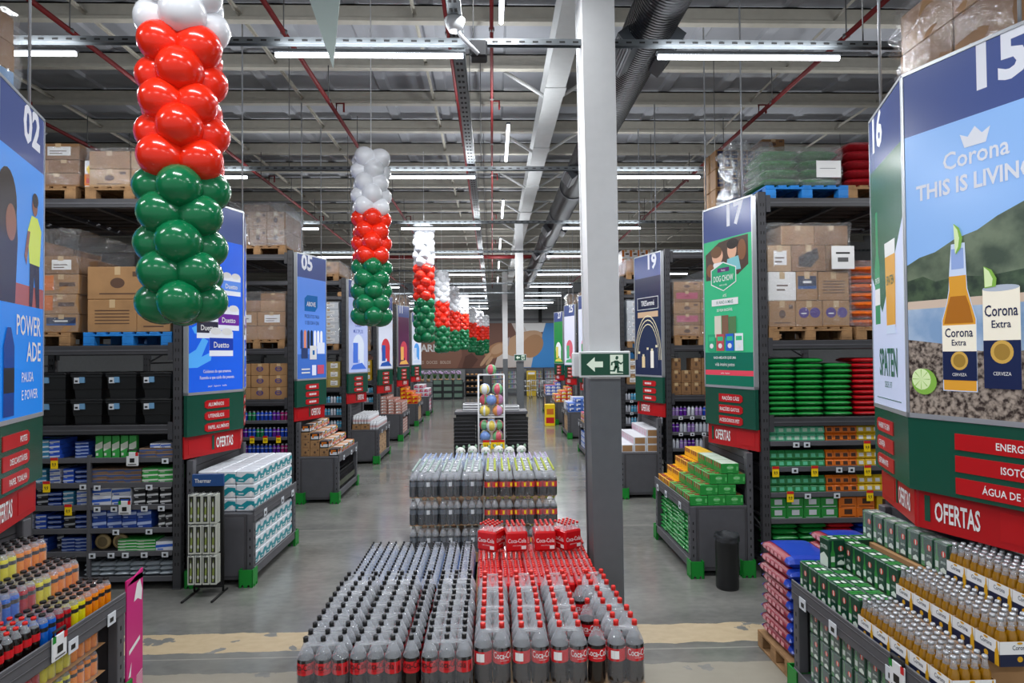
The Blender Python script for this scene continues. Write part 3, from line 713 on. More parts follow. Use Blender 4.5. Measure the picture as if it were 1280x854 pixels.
def art_generic(base, c1, c2, c3, lines):
    def f(A, w):
        A.rect(.016,.03,w-.016,SH-.415,E_('bg_'+base,base))
        for i, s in enumerate(lines): A.text(s, w/2, 1.25-i*.15, .12, E_('tx_'+c1,c1), 'c', .7, .01, fit=.62)
        A.ell(w/2,.62,.26,.3,E_('sh_'+c2,c2)); A.rect(.2,.25,.42,.72,E_('sh_'+c3,c3)); A.rect(.5,.2,.68,.6,E_('sh_'+c2,c2)); A.poly([(.1,.1),(.8,.1),(.6,.25),(.2,.2)],E_('sh_'+c3,c3))
    return f
blank = E_('panel_base', '55606e')
T3 = ('', '', '')
def panel(n, fn, tags): return (blank, n, fn, tags)
SIGNS = {
 (1,-1): (panel('15', art_beach, ('ENERGÉTICO', 'ISOTÔNICO', 'ÁGUA DE CÔCO')), panel('16', art_green_beer, ('WHISKY E GIN', 'CERVEJA', 'ESPUMANTE')), 'wedge aisle sign 15 and 16 with a beach beer advert, nearest on the right side'),
 (-1,-1): (panel('01', art_sport, T3), panel('02', art_sport, ('POTES', 'DESCARTÁVEIS', 'PAPEL TOALHA')), 'wedge aisle sign 02 with a sports drink advert, nearest on the left side'),
 (-1,0): (panel('03', art_paper, ('ALUMÍNIOS', 'UTENSÍLIOS', 'PAPEL ALUMÍNIO')), panel('04', art_paper, T3), 'wedge aisle sign with a blue toilet paper advert behind the big balloon column'),
 (1,0): (panel('17', art_dogs, ('RAÇÕES CÃES', 'RAÇÕES GATOS', 'ACESSÓRIOS PET')), panel('18', art_dogs, T3), 'wedge aisle sign 17 with a green dog food advert'),
 (-1,1): (panel('05', art_deo, T3), panel('06', art_deo, T3), 'wedge aisle sign 05 with a blue deodorant advert'),
 (1,1): (panel('19', art_hair, T3), panel('20', art_hair, T3), 'wedge aisle sign 19 with a dark shampoo advert'),
 (-1,2): (panel('07', art_generic('b9c6f2','3a55b0','dfe9fb','4a78e0',('Limpeza','Cuidado','MÚLTIPLOS')), T3), panel('08', None, T3), 'wedge aisle sign 07 with a pale blue cleaning advert'),
 (1,2): (panel('21', art_generic('8fb4ec','ffffff','2a5fb8','e8eefc',('',)), T3), panel('22', None, T3), 'wedge aisle sign 21 half hidden behind the near column'),
 (-1,3): (panel('09', art_generic('dce2f4','3a55b0','cf3a44','2a58b0',('',)), T3), panel('10', None, T3), 'wedge aisle sign 09 with a white advert and a red shape'),
 (1,3): (panel('23', art_generic('e2e8fb','5a68b0','e89ab0','4aa06a',('',)), T3), panel('24', None, T3), 'wedge aisle sign 23 on the right beyond the near column'),
 (-1,4): (panel('11', art_generic('5a2f4e','e8c8c0','c84a5a','e8b060',('',)), T3), panel('12', None, T3), 'wedge aisle sign 11 with a dark purple advert'),
 (1,4): (panel('25', art_generic('e4e6fa','8a6ac0','d86a7a','58b080',('',)), T3), panel('26', None, T3), 'wedge aisle sign 25 with a pale lilac advert'),
 (-1,5): (panel('13', art_generic('dfe6f6','3a78d0','5aa0e8','c8d8f0',('',)), T3), panel('14', None, T3), 'wedge aisle sign 13, farthest on the left side'),
 (1,5): (panel('27', art_generic('2f8a4a','ffffff','e8eef0','e0d060',('',)), T3), panel('28', None, T3), 'wedge aisle sign 27 with a green advert, farthest on the right side'),
}
for (sd, k), (pa, pb, lab) in SIGNS.items():
    tag(make_sign(sd, k, (pa, pb), pa[1], pb[1]), lab)

# ---------------------------------------------------------------- low displays at the rack ends
DK = .78          # deck height
def make_gondola(sd):
    """origin at the aisle-side near corner; x grows away from the aisle"""
    t = thing('end_display', 'x', 'display stand')
    D = .72
    q = lambda b, x0, x1, *r: b.cbox(sd*x0, sd*x1, *r)
    ps = MB()
    for x in (0, D-.07):
        for y in (.07, LEN-.15):
            p = MB(); h = DK if x == 0 else 1.37
            q(p, x, x+.07, y, y+.08, 0, h, M_gond, .005)
            for i in range(int((h-.25)/.09)):
                yy = y-.001 if y < 1 else y+.08
                p.box(sd*(x+.028), sd*(x+.042), yy, yy+.001, .22+i*.09, .25+i*.09, M_rackd); xs = -.001 if x == 0 else D
                p.box(sd*xs, sd*(xs+.001), y+.03, y+.045, .22+i*.09, .25+i*.09, M_rackd)
            p.build('post', t)
    for y in (.08, LEN-.105):
        p = MB(); q(p, .07, D-.07, y, y+.025, .06, DK-.001, M_gondp, .004); q(p, .1, D-.1, y-.004 if y < 1 else y+.025, y if y < 1 else y+.029, .1, DK-.04, M_gond, .003); p.build('end_panel', t)
    b = MB(); q(b, .0, D, .08, LEN-.08, DK-.03, DK, M_gond, .004); b.build('deck', t)
    b = MB(); q(b, -.012, .0, .07, LEN-.07, DK-.09, DK+.055, M_gond, .005); q(b, -.016, -.012, .08, LEN-.08, DK-.04, DK-.028, M_gondp, .002); q(b, -.016,-.012,.08,LEN-.08,DK+.02,DK+.03,M_gondp,.002); b.build('front_rail', t)
    b = MB(); q(b, .0, D, .08, LEN-.08, .14, .18, M_gond, .004); q(b, -.012, 0, .08, LEN-.08, .1, .2, M_gond, .004); b.build('lower_shelf', t)
    b = MB(); q(b, D-.02, D, .08, LEN-.08, .18, 1.37, M_gondp, .003)
    for i in range(7): q(b, D-.026, D-.02, .08, LEN-.08, .83+i*.075, .835+i*.075, M_rackd, .001)
    b.build('back_panel', t)
    for x in (-.02, D-.16):
        for y in (.0, LEN-.15):
            g = MB(); x1, y1 = x+.15, y+.15
            P = [(0,.0),(.03,0),(.035,.03),(.055,.03),(.06,0),(.095,0),(.1,.03),(.12,.03),(.125,0),(.15,0),(.15,.19),(0,.19)]
            for (o, u, n) in (((x,y,0),(1,0,0),(0,1,0)), ((x,y1-.01,0),(1,0,0),(0,1,0)), ((x,y,0),(0,1,0),(1,0,0)), ((x1-.01,y,0),(0,1,0),(1,0,0))):
                g.extr(P, (sd*o[0],o[1],o[2]), (sd*u[0],u[1],0), (0,0,1), (sd*n[0],n[1],0), .01, M_green)
            g.build('foot_guard', t)
    for yy in (.35, .95, 1.35):
        p = MB(); q(p, -.022, -.016, yy, yy+.09, DK-.1, DK-.02, M_price, .001); q(p, -.0235, -.022, yy+.02, yy+.06, DK-.08, DK-.05, M_black, .0005); p.build('price_card', t)
    return t
for sd in (1, -1):
    g0 = make_gondola(sd); KG = Kind(g0)
    for k in range(-1, 6):
        s0 = 'grey end display with green foot guards under %s' % (SG[(sd,k)])
        KG.put((XG[sd], ry(k)-(.08 if k < 0 else 0), 0), 0, s0, 'end displays with green foot guards')

# ---------------------------------------------------------------- balloon columns
BW, BR, BG = mat('balloon_white', 'e9ebf0', .22, spec=.6), mat('balloon_orange_red', 'ee2c10', .18, spec=.6), mat('balloon_green', '0a7244', .18, spec=.6)
def balloon_mesh(m):
    b = MB(); r = .122; prof = []
    for i in range(13):
        t = PI*i/12; rr = r*math.sin(t)*(1-.12*math.cos(t)*-1*(1 if t < PI/2 else 0)); prof.append((max(rr,.004), -r*1.1*math.cos(t), m))
    b.lathe(prof, 18); b.lathe([(.012,-r*1.1-.02,m),(.005,-r*1.1,m)], 8)
    me = bpy.data.meshes.new('balloon'); me.from_pydata(b.v, [], b.f)
    for q in b.mats: me.materials.append(q)
    me.polygons.foreach_set('material_index', b.m); me.polygons.foreach_set('use_smooth', b.s); me.update(); return me
BM = [balloon_mesh(m) for m in (BG, BR, BW)]
def balloons(x, y, z0, rows, lab, rs=.146, k=1.):
    t = thing('balloon_column', lab, 'balloons', (x, y, z0), 0, 'hanging columns of balloons')
    z = .12
    for mi, n in enumerate(rows):
        for r in range(n):
            row = round((z-.12)/rs)
            for j in range(4):
                a = PI/4*(row % 2)+j*PI/2+random.uniform(-.12,.12)+.35; rad = .115*k+random.uniform(-.006,.006)
                o = put('balloon', BM[mi], t, (rad*math.cos(a), rad*math.sin(a), z+random.uniform(-.008,.008)))
                sc = k*random.uniform(.95,1.04); o.scale = (sc, sc, sc)
                o.rotation_euler = (0, PI/2-.15, a)
            z += rs
    MB().tube([(0,0,.05),(0,0,6.9-z0)], .006, M_fix, 6).build('cord', t)
balloons(-1.46, 3.06, 2.64, (5,5,5), 'largest hanging balloon column of green, red and white, at the front left', .132, .84)
balloons(-1.46, 7.8, 2.86, (5,4,5), 'second hanging balloon column from the front, clear of its neighbours')
balloons(-1.46, 13.8, 2.76, (6,5,6), 'third hanging balloon column, overlapping the smaller ones behind')
balloons(-1.48, 18.9, 2.55, (5,5,6), 'fourth balloon column back, directly behind the third one')
balloons(-1.44, 24, 2.62, (5,5,6), 'fifth balloon column back, partly hidden by the fourth one')
balloons(-1.3, 29.5, 2.72, (6,5,6), 'sixth balloon column back, against the brown mural')
balloons(-1.02, 32.5, 2.6, (5,5,5), 'seventh balloon column back, squeezed behind the sixth one')
balloons(-.66, 33, 2.45, (5,5,5), 'eighth balloon column back, in front of the brown mural')
balloons(-.4, 35.5, 2.55, (5,5,4), 'last and smallest balloon column before the back wall')
# ---------------------------------------------------------------- goods: makers
def mesh_of(b, name):
    me = bpy.data.meshes.new(name); me.from_pydata(b.v, [], b.f)
    for q in b.mats: me.materials.append(q)
    me.polygons.foreach_set('material_index', b.m); me.polygons.foreach_set('use_smooth', b.s); me.update(); return me
def bottle_mesh(h, r, liq, fill=.7, cap=None, label=None, lz=(.36,.56), glass=None, seg=12, shoulder=.62, neck=.27, waist=0., mark=None):
    """one bottle: liquid, air above it, label sleeve, cap"""
    gl = glass or M_pet; b = MB()
    prof = [(r*.72, 0), (r*.95, .03), (r, .08), (r*(1-waist), lz[0]-.04), (r, lz[0]), (r, lz[1]), (r, shoulder), (r*.93, shoulder+.06), (r*.74, shoulder+.13), (r*.5, shoulder+.2), (r*neck, min(.9, shoulder+.26)), (r*neck, .93)]
    b2 = []
    for i, (rr, z) in enumerate(prof):
        m = liq if z < fill else gl
        if i+1 < len(prof) and prof[i+1][1] > fill > z: 
            b2.append((rr, z*h, liq)); t = (fill-z)/(prof[i+1][1]-z); b2.append((rr+(prof[i+1][0]-rr)*t, fill*h, gl)); continue
        b2.append((rr, z*h, m))
    b.lathe(b2, seg, capt=False)
    if label: b.lathe([(r*1.012, lz[0]*h, label), (r*1.012, lz[1]*h, label)], seg, capb=False, capt=False)
    if mark: mark(b, r*1.02, h, lz)
    if cap: b.lathe([(r*neck*1.18, .925*h, cap), (r*neck*1.18, .99*h, cap), (r*neck*.95, h, cap)], 10)
    return mesh_of(b, 'bottle')
def pack_film(nx, ny, px, py, h, r, m=None, shoulder=.62, top=.93):
    """clear film drawn tight over a block of bottles"""
    b = MB(); m = m or M_wrap; X, Y = nx*px/2-.002, ny*py/2-.002
    rings = [(0, 0, 0), (0, 0, shoulder*h), (-r*.18, -r*.18, (shoulder+.1)*h), (-r*.5, -r*.5, (shoulder+.2)*h), (-r*.66, -r*.66, top*h)]
    vs_ = []
    c = r*.6
    for dx, dy, z in rings:
        x, y = X+dx, Y+dy
        vs_ += [(-x+c,-y,z),(x-c,-y,z),(x,-y+c,z),(x,y-c,z),(x-c,y,z),(-x+c,y,z),(-x,y-c,z),(-x,-y+c,z)]
    fs = []
    for i in range(len(rings)-1):
        for k in range(8): fs.append((i*8+k, i*8+(k+1)%8, (i+1)*8+(k+1)%8, (i+1)*8+k))
    n = len(vs_); x, y, z = X-r*1.0, Y-r*1.0, (top-.1)*h
    vs_ += [(-x,-y,z),(x,-y,z),(x,y,z),(-x,y,z)]; t = (len(rings)-1)*8
    fs += [(t,t+1,n+1,n),(t+2,t+3,n+2,n+1),(t+4,t+5,n+3,n+2),(t+6,t+7,n,n+3),(t+1,t+2,n+1),(t+3,t+4,n+2),(t+5,t+6,n+3),(t+7,t,n),(n,n+1,n+2,n+3)]
    b.raw(vs_, fs, m, True); return mesh_of(b, 'shrink_film')
def bottle_pack(name, label, cat, nx, ny, pitch, meshes, film_me=None, turn=True, sub=None):
    t = thing(name, label, cat)
    for i in range(nx):
        for j in range(ny):
            o = put('bottle', meshes[(i+j) % len(meshes)], t, ((i-(nx-1)/2)*pitch, (j-(ny-1)/2)*pitch, 0), random.uniform(-.5,.5) if turn else 0)
            if sub:
                for nm, me in sub: put(nm, me, o)
    if film_me: put('shrink_film', film_me, t)
    return t
def box_mesh(w, d, h, base, fn=None, c=.004, top=None, fn_side=None):
    """printed box, front towards -y, origin at the middle of its foot"""
    b = MB(); b.cbox(-w/2, w/2, -d/2, d/2, 0, h, base, c)
    if top: b.box(-w/2+c, w/2-c, -d/2+c, d/2-c, h, h+.0006, top)
    if fn:
        A = Art((-w/2, -d/2, 0), (1,0,0), (0,-1,0)); A.b = b; fn(A, w, h)
    if fn_side:
        A = Art((w/2, -d/2, 0), (0,1,0), (1,0,0)); A.b = b; fn_side(A, d, h)
        A = Art((-w/2, d/2, 0), (0,-1,0), (-1,0,0)); A.b = b; fn_side(A, d, h)
    return b
def carton_mesh(w, d, h, m, fn=None, tape=True):
    b = box_mesh(w, d, h, m, fn, .006)
    if tape: b.box(-.03, .03, -d/2, d/2, h, h+.001, M_tape); b.box(-.03, .03, -d/2-.001, -d/2, h*.75, h, M_tape)
    b.box(-w/2+.006, w/2-.006, -.002, .002, h, h+.0015, M_card2)
    return b
def pillow_mesh(w, d, h, m, m2=None, fn=None, n=8):
    """soft filled bag lying flat; front towards -y"""
    b = MB(); vs_ = []; fs = []
    def bulge(u, v): return (max(0, 1-abs(u)**6)*max(0, 1-abs(v)**6))**.42
    for sgn in (1, -1):
        for i in range(n+1):
            for j in range(n+1):
                u, v = [(1 if e > 0 else -1)*(1-(1-abs(e))**1.9) for e in (2*i/n-1, 2*j/n-1)]; q = bulge(u, v)
                pin = 1-.05*(1-abs(u))*abs(v)
                vs_.append((u*w/2*pin, v*d/2, h/2+sgn*h/2*q*random.uniform(.93,1.0)))
    for s_ in (0, 1):
        o = s_*(n+1)**2
        for i in range(n):
            for j in range(n):
                f = (o+i*(n+1)+j, o+(i+1)*(n+1)+j, o+(i+1)*(n+1)+j+1, o+i*(n+1)+j+1); fs.append(f if s_ == 0 else f[::-1])
    if m2:
        b.raw(vs_, [f for k, f in enumerate(fs) if (k % (n*n))//n not in (n//2-1, n//2)], m, True); b.raw(vs_, [f for k, f in enumerate(fs) if (k % (n*n))//n in (n//2-1, n//2)], m2, True)
    else: b.raw(vs_, fs, m, True)
    if fn: fn(b)
    return b
def pallet_mesh(w=1.0, d=1.2, m=None, h=.145):
    b = MB(); m = m or M_wood
    n = 7
    for i in range(n): x = -w/2+i*(w-.1)/(n-1); b.cbox(x, x+.1, -d/2, d/2, h-.022, h, m, .003)
    for y in (-d/2, -.05, d/2-.1):
        b.cbox(-w/2, w/2, y, y+.1, h-.044, h-.022, m, .003)
        for x in (-w/2, -.06, w/2-.12): b.cbox(x, x+.12, y, y+.1, .02, h-.044, m, .004)
    for x in (-w/2, -.06, w/2-.12): b.cbox(x, x+.12, -d/2, d/2, 0, .02, m, .003)
    return b
def one(name, b, label, cat, loc, rotz=0, group=None): return tag(b.build(name, None, loc, rotz), label, cat, group)

# ---------------------------------------------------------------- the cola display in the middle
ZB = .51
M_cola = mat('cola', '150a07', .12, spec=.7); M_colah = mat('cola_label', 'cf1320', .35)
M_capr = mat('cap_red', 'd8241c', .4); M_capb = mat('cap_black', '141416', .4); M_capg = mat('cap_grey', '3c3f44', .45)
PW = pallet_mesh(1.03, 1.18, M_wood, .165)
kp = Kind(one('pallet', PW, 'wooden pallet under the cola display', 'pallet', (0,0,0), 0, 'stacked pallets under the cola display'))
for (cx, cy, nm) in ((-.655, 4.39, 'zero cola bottles'), (.39, 4.39, 'big red label cola bottles'), (-.655, 5.59, 'blue wrapped bottles'), (.31, 5.59, 'red cola packs')):
    for i, w in enumerate(('bottom', 'middle', 'top')):
        o = kp.put((cx, cy, .165*i), 0, '%s wooden pallet of the stack under the %s' % (w, nm), 'stacked pallets under the cola display')
        if (cx, cy) == (.31, 5.59): o.scale = (.97, 1, 1)
for (cx, cy, w, nm) in ((-.655, 4.39, 1.04, 'zero cola bottles'), (.39, 4.42, 1.04, 'big red label cola bottles'), (-.655, 5.59, 1.03, 'blue wrapped bottles'), (.31, 5.59, 1.0, 'red cola packs')):
    one('slip_sheet', MB().cbox(-w/2, w/2, -.6, .6, 0, .014, M_card3, .002), 'cardboard sheet on the pallet under the %s' % nm, 'cardboard sheet', (cx, cy, .4955))
# zero cola: caps and labels are pieces of each bottle
def cola_label(r, h, lz, txt, ink, back=True):
    b = MB(); b.lathe([(r*1.012, lz[0]*h, M_colah), (r*1.012, lz[1]*h, M_colah)], 14, capb=False, capt=False)
    b.textcyl(txt, r*1.03, -PI/2, (lz[0]+.42*(lz[1]-lz[0]))*h, .055, ink, .62, .01)
    for dz in (.12, .24): b.textcyl('SABOR ORIGINAL' if ink is M_white else 'ZERO AÇÚCAR', r*1.03, -PI/2, (lz[0]+dz*(lz[1]-lz[0]))*h, .009, ink, .8, 0) if dz > .2 else None
    if back:
        n = 5
        for i in range(n):
            a0, a1 = PI/2-.45+.18*i, PI/2-.45+.18*(i+1); q = r*1.03; z0, z1 = (lz[0]+.2*(lz[1]-lz[0]))*h, (lz[0]+.85*(lz[1]-lz[0]))*h
            b.face([(q*math.cos(a0),q*math.sin(a0),z0),(q*math.cos(a1),q*math.sin(a1),z0),(q*math.cos(a1),q*math.sin(a1),z1),(q*math.cos(a0),q*math.sin(a0),z1)], M_white)
        for i in range(6): b.textcyl('I', r*1.03, .35+.05*i, (lz[0]+.15*(lz[1]-lz[0]))*h, (lz[1]-lz[0])*h*.7, ink, .3, 0)
    return mesh_of(b, 'label')
def cap_mesh(r, h, m, neck=.25): b = MB(); b.lathe([(r*neck*1.2, .925*h, m), (r*neck*1.2, .99*h, m), (r*neck*.95, h, m)], 12); b.lathe([(r*neck*1.25,.915*h,m),(r*neck*1.25,.925*h,m)], 12); return mesh_of(b, 'cap')
def coke_set(name, r, h, cap, ink, txt):
    body = bottle_mesh(h, r, M_cola, .64, seg=14, waist=.07, lz=(.39,.58)); lab = cola_label(r, h, (.385,.585), txt, ink); cp = cap_mesh(r, h, cap)
    return body, [('label', lab), ('cap', cp)]
zb, zs = coke_set('zero', .0495, .335, M_capb, M_black, 'Coca-Cola')
rb_, rs_ = coke_set('red', .0555, .37, M_capr, M_white, 'Coca-Cola')
def fill_turns(t):
    for c in t.children:
        if c.name.startswith('bottle'): c.rotation_euler = (0,0,random.choice((0,0,.15,-.2,.3,PI,PI*.9,-1.2,1.3)))
zt = []
for v in range(3):
    t = bottle_pack('cola_pack', 'x', 'bottle pack', 3, 2, .102, [zb], pack_film(3, 2, .102, .1, .335, .0495), sub=zs); fill_turns(t); zt.append(t)
zk = [Kind(t) for t in zt]
n = 0
def put_pack(kinds, loc, label, group, rot=0):
    global n
    n += 1; K = kinds[n % len(kinds)]
    K.put(loc, rot, label, group)
WPOS = ('front', 'second', 'third', 'fourth', 'fifth', 'rearmost')
for ci, (cx, nm) in enumerate(((-1.012, 'left edge column'), (-.702, 'second column from the left'), (-.286, 'column beside the red label cola'))):
    for j in range(6):
        put_pack(zk, (cx+random.uniform(-.006,.006), 3.895+.2045*j, ZB), '%s pack of black-capped zero cola in the %s' % (WPOS[j], nm), 'black-capped zero cola packs')
def loose(body, subs, name, loc, label, rot=0, group=None):
    o = put(name, body, None, loc, rot); tag(o, label, 'bottle', group)
    for nm, me in subs: put(nm, me, o)
    return o
for j in range(12): loose(zb, zs, 'cola_bottle', (-.494, 3.845+.1025*j, ZB), '%s loose black-capped cola bottle between the wrapped zero packs' % (ORD[j+1] if j else 'front'), random.uniform(-.2,.2), 'loose zero cola bottles')
rt_ = []
for v in range(3):
    t = bottle_pack('cola_pack', 'x', 'bottle pack', 2, 3, .113, [rb_], pack_film(2, 3, .113, .113, .37, .0555), sub=rs_); fill_turns(t); rt_.append(t)
rk_ = [Kind(t) for t in rt_]
for ci, (cx, nm, dx) in enumerate(((-.01, 'left', 0), (.222, 'second', 0), (.45, 'third', 0), (.79, 'right edge', -.02))):
    for j in range(3):
        put_pack(rk_, (cx+dx*j+random.uniform(-.005,.005), 4.02+.345*j, ZB), '%s pack in the %s column of big red-capped cola bottles' % (WPOS[j], nm), 'big red-capped cola packs')
for j in range(3): loose(rb_, rs_, 'cola_bottle', (.618-.004*j, 3.91+.345*j, ZB), '%s loose big red-capped cola bottle between the wrapped packs' % WPOS[j], 0, 'loose big cola bottles')
# blue wrapped small bottles
M_bluef = film('blue_film', '2a7be0', .75, .2, bump=.2)
sb = bottle_mesh(.24, .033, mat('soda_clear','c9d4e2',.1), .6, M_capb, mat('soda_label','8fb0e0',.4), (.3,.5), seg=10, neck=.22)
def blue_film():
    b = MB(); X, Y = .0685, .1; r = .02
    b.cbox(-X, X, -Y, Y, .001, .118, M_bluef, .014)
    return mesh_of(b, 'printed_film')
bt = bottle_pack('soda_pack', 'x', 'bottle pack', 2, 3, .067, [sb]); put('printed_film', blue_film(), bt); put('shrink_film', pack_film(2,3,.067,.067,.24,.033), bt)
bk = Kind(bt)
for i in range(7):
    for j in range(5): bk.put((-1.095+.142*i, 5.19+.207*j, ZB), 0, 'blue wrapped pack of black-capped bottles, %s from left, row %s from the front' % (ORD[i+1], ORD[j+1]), 'blue wrapped soda packs')
# small cola packs in printed red film
M_redf = mat('red_film', 'cf1018', .22, spec=.7)
def red_pack():
    t = thing('cola_pack', 'x', 'bottle pack'); w, d, h = .186, .2, .17
    def art(A, w, h): A.text('Coca-Cola', w/2, h*.45, .05, M_white, 'c', .75, .012, fit=w*.85); A.rect(w*.7, .02, w*.92, .05, M_white); A.text('SABOR ORIGINAL', w/2, h*.28, .012, M_white, 'c', .8, 0)
    put('printed_film', mesh_of(box_mesh(w, d, h, M_redf, art, .014, fn_side=art), 'printed_film'), t)
    bm_ = bottle_mesh(.232, .0225, M_cola, .72, M_capr, None, seg=8, neck=.42)
    for i in range(4):
        for j in range(4): put('bottle', bm_, t, ((i-1.5)*.045, (j-1.5)*.047, 0))
    return t
rp = Kind(red_pack())
one('cardboard_tray', MB().cbox(-.5, .48, -.46, .6, 0, .05, M_card, .003), 'cardboard tray under the small red cola packs', 'tray', (.345, 5.4, ZB))
ZR = ZB+.051
for i in range(5):
    for j in range(4):
        if i == 4 and j > 3: continue
        rp.put((-.035+.19*i-.004*j, 5.06+.206*j, ZR), random.uniform(-.03,.03), 'small red cola pack, %s from left, row %s behind the big bottles' % (ORD[i+1], ORD[j+1]), 'small red cola packs')
for i in range(4): rp.put((-.035+.19*i-.01, 5.9, ZR), random.uniform(-.03,.03), 'small red cola pack in the back row, %s from left' % ORD[i+1], 'small red cola packs')
rp.put((.735, 5.9, ZR), 0, 'small red cola pack at the back beside the steel column', 'small red cola packs')
for i, (x, rz) in enumerate(((-.02, -.5), (.19, .1), (.44, .05), (.64, .55))):
    rp.put((x, 5.68-.02*(i in (1,2)), ZR+.233), rz, 'red cola pack standing on top of the others, %s of four from the left' % ORD[i+1], 'red cola packs on top')

# ---------------------------------------------------------------- second display behind it
for (cx, nm) in ((-.58, 'clear-capped soda'), (.32, 'red and yellow label soda')):
    one('pallet', pallet_mesh(.88, 1.65, M_wood, .11), 'wooden pallet under the %s stack of the second display' % nm, 'pallet', (cx, 8.6, 0))
M_dk = mat('soda_dark', '272c33', .12, spec=.7); M_gua = mat('guarana', '1c0e08', .12, spec=.7)
M_capw = mat('cap_pale', 'bfd3cc', .4); M_capy = mat('cap_lime', 'c5d24a', .4); M_capl = mat('cap_lilac', 'c9b9dd', .4); M_capbl = mat('cap_pale_blue', 'aebfe6', .4)
dk_lab = mat('label_greyish', '5a626c', .4)
def gmark(b, r, h, lz):
    for a in (-PI/2, PI/2):
        n = 4
        for i in range(n):
            a0, a1 = a-.6+.3*i, a-.3+.3*i; q = r*1.0
            b.face([(q*math.cos(a0),q*math.sin(a0),(lz[0]+.03)*h),(q*math.cos(a1),q*math.sin(a1),(lz[0]+.03)*h),(q*math.cos(a1),q*math.sin(a1),(lz[1]-.03)*h),(q*math.cos(a0),q*math.sin(a0),(lz[1]-.03)*h)], M_yel if i in (1,2) else M_red)
def wmark(b, r, h, lz):
    for i in range(3):
        a0, a1 = -PI/2-.45+.3*i, -PI/2-.15+.3*i; q = r
        b.face([(q*math.cos(a0),q*math.sin(a0),lz[0]*h),(q*math.cos(a1),q*math.sin(a1),lz[0]*h),(q*math.cos(a1),q*math.sin(a1),lz[1]*h),(q*math.cos(a0),q*math.sin(a0),lz[1]*h)], M_price)
HB = .33
b_dk = bottle_mesh(HB, .043, M_dk, .62, M_capw, dk_lab, (.4,.56)); b_dk2 = bottle_mesh(HB, .043, M_dk, .62, M_capw, dk_lab, (.4,.56), mark=wmark)
b_gu = bottle_mesh(HB, .043, M_gua, .62, M_capy, M_red, (.34,.54), mark=gmark)
f32 = pack_film(3, 2, .088, .088, HB, .043); f22 = pack_film(2, 2, .088, .088, HB, .043); f12 = pack_film(1, 2, .088, .088, HB, .043)
PK = {('d',3): Kind(bottle_pack('soda_pack','x','bottle pack',3,2,.088,[b_dk,b_dk2],f32)), ('d',1): Kind(bottle_pack('soda_pack','x','bottle pack',1,2,.088,[b_dk,b_dk2],f12)),
      ('g',3): Kind(bottle_pack('soda_pack','x','bottle pack',3,2,.088,[b_gu],f32)), ('g',2): Kind(bottle_pack('soda_pack','x','bottle pack',2,2,.088,[b_gu],f22))}
HS = .335
for L in range(3):
    zz = .11+HS*L
    x = -1.02
    for gi, (kd, q) in enumerate((('d',1),('d',3),('d',3),('d',3),('g',2),('g',2),('g',3),('g',3))):
        w = q*.088+.003; cx = x+w/2+(.0 if kd == 'd' else .0); x += w
        if gi == 3: x += .012
        for j in range(5 if L == 2 else 1):
            what = 'dark clear-bottle soda' if kd == 'd' else 'red and yellow label soda'
            PK[(kd,q)].put((cx, 7.86+.18*j, zz), 0, '%s in the %s layer, %s column from left, row %s' % (what+' pack', ('bottom','middle','top')[L], ORD[gi+1], ORD[j+1]), '%s packs on the second display' % what)
    if L < 2:
        for cx, w, nm in ((-.58,.87,'dark soda'), (.32,.88,'red and yellow label soda')): one('slip_sheet', MB().cbox(-w/2,w/2,-.82,.82,0,.0045,M_card,.001), 'cardboard sheet above the %s layer of %s packs' % (('bottom','middle')[L], nm), 'cardboard sheet', (cx, 8.6, zz+HS-.005))
b_wa = bottle_mesh(.26, .036, mat('water','b9c8de',.08), .8, M_capbl, mat('water_label','a5b7e0',.4), (.4,.6), seg=8); b_wl = bottle_mesh(.26, .036, mat('water','b9c8de',.08), .8, M_capl, mat('water_label2','cdbbe0',.4), (.4,.6), seg=8)
fw = pack_film(3,2,.074,.074,.26,.036)
kw = Kind(bottle_pack('water_pack','x','bottle pack',3,2,.074,[b_wa],fw)); kl = Kind(bottle_pack('water_pack','x','bottle pack',3,2,.074,[b_wl],fw))
for i in range(8):
    for j in range(4):
        K = kw if i < 4 else kl
        K.put((-.88+.225*i+(-.02 if i<4 else -.02), 8.82+.152*j, .11+2*HS+.04), 0, '%s water pack at the back of the second display, %s from left, row %s' % ('blue-capped' if i<4 else 'lilac-capped', ORD[i+1], ORD[j+1]), 'water packs on the second display')
for cx, nm in ((-.58,'blue-capped'),(.32,'lilac-capped')): one('cardboard_tray', MB().cbox(-.45,.45,-.35,.35,0,.038,M_card,.003), 'cardboard tray under the %s water packs' % nm, 'tray', (cx, 9.07, .11+2*HS))
# ---------------------------------------------------------------- drinks on the left near display (the sports drink sign)
def gat(liq, name, lab='1c1c1e', h=.205):
    M = mat('drink_'+name, liq, .12, spec=.7); L = mat('drinklabel_'+name, lab, .4)
    return bottle_mesh(h, .032, M, .74, M_capb, L, (.5,.62), seg=10, shoulder=.68, neck=.5)
DR = {'orange': gat('f08a10','orange'), 'yellow': gat('dfd41a','yellow'), 'red': gat('b5101c','red'), 'blue': gat('0f62c8','blue'), 'purple': gat('6a4a6e','purple'), 'grey': gat('7a8088','grey')}
co = bottle_mesh(.215, .033, M_cola, .72, M_capr, M_colah, (.36,.56), seg=10, neck=.36)
def dk(name, film_on):
    me = co if name == 'cola' else DR[name]
    h = .215 if name == 'cola' else .205
    return Kind(bottle_pack('drink_pack', 'x', 'bottle pack', 3, 2, .068, [me], pack_film(3, 2, .068, .068, h, .032, shoulder=.68) if film_on else None))
DP = {(c, f): dk(c, f) for c in ('orange','yellow','red','blue','purple','grey') for f in (0,1)}; DP[('cola',0)] = dk('cola', 0)
GX = XG[-1]; YN = ry(-1)
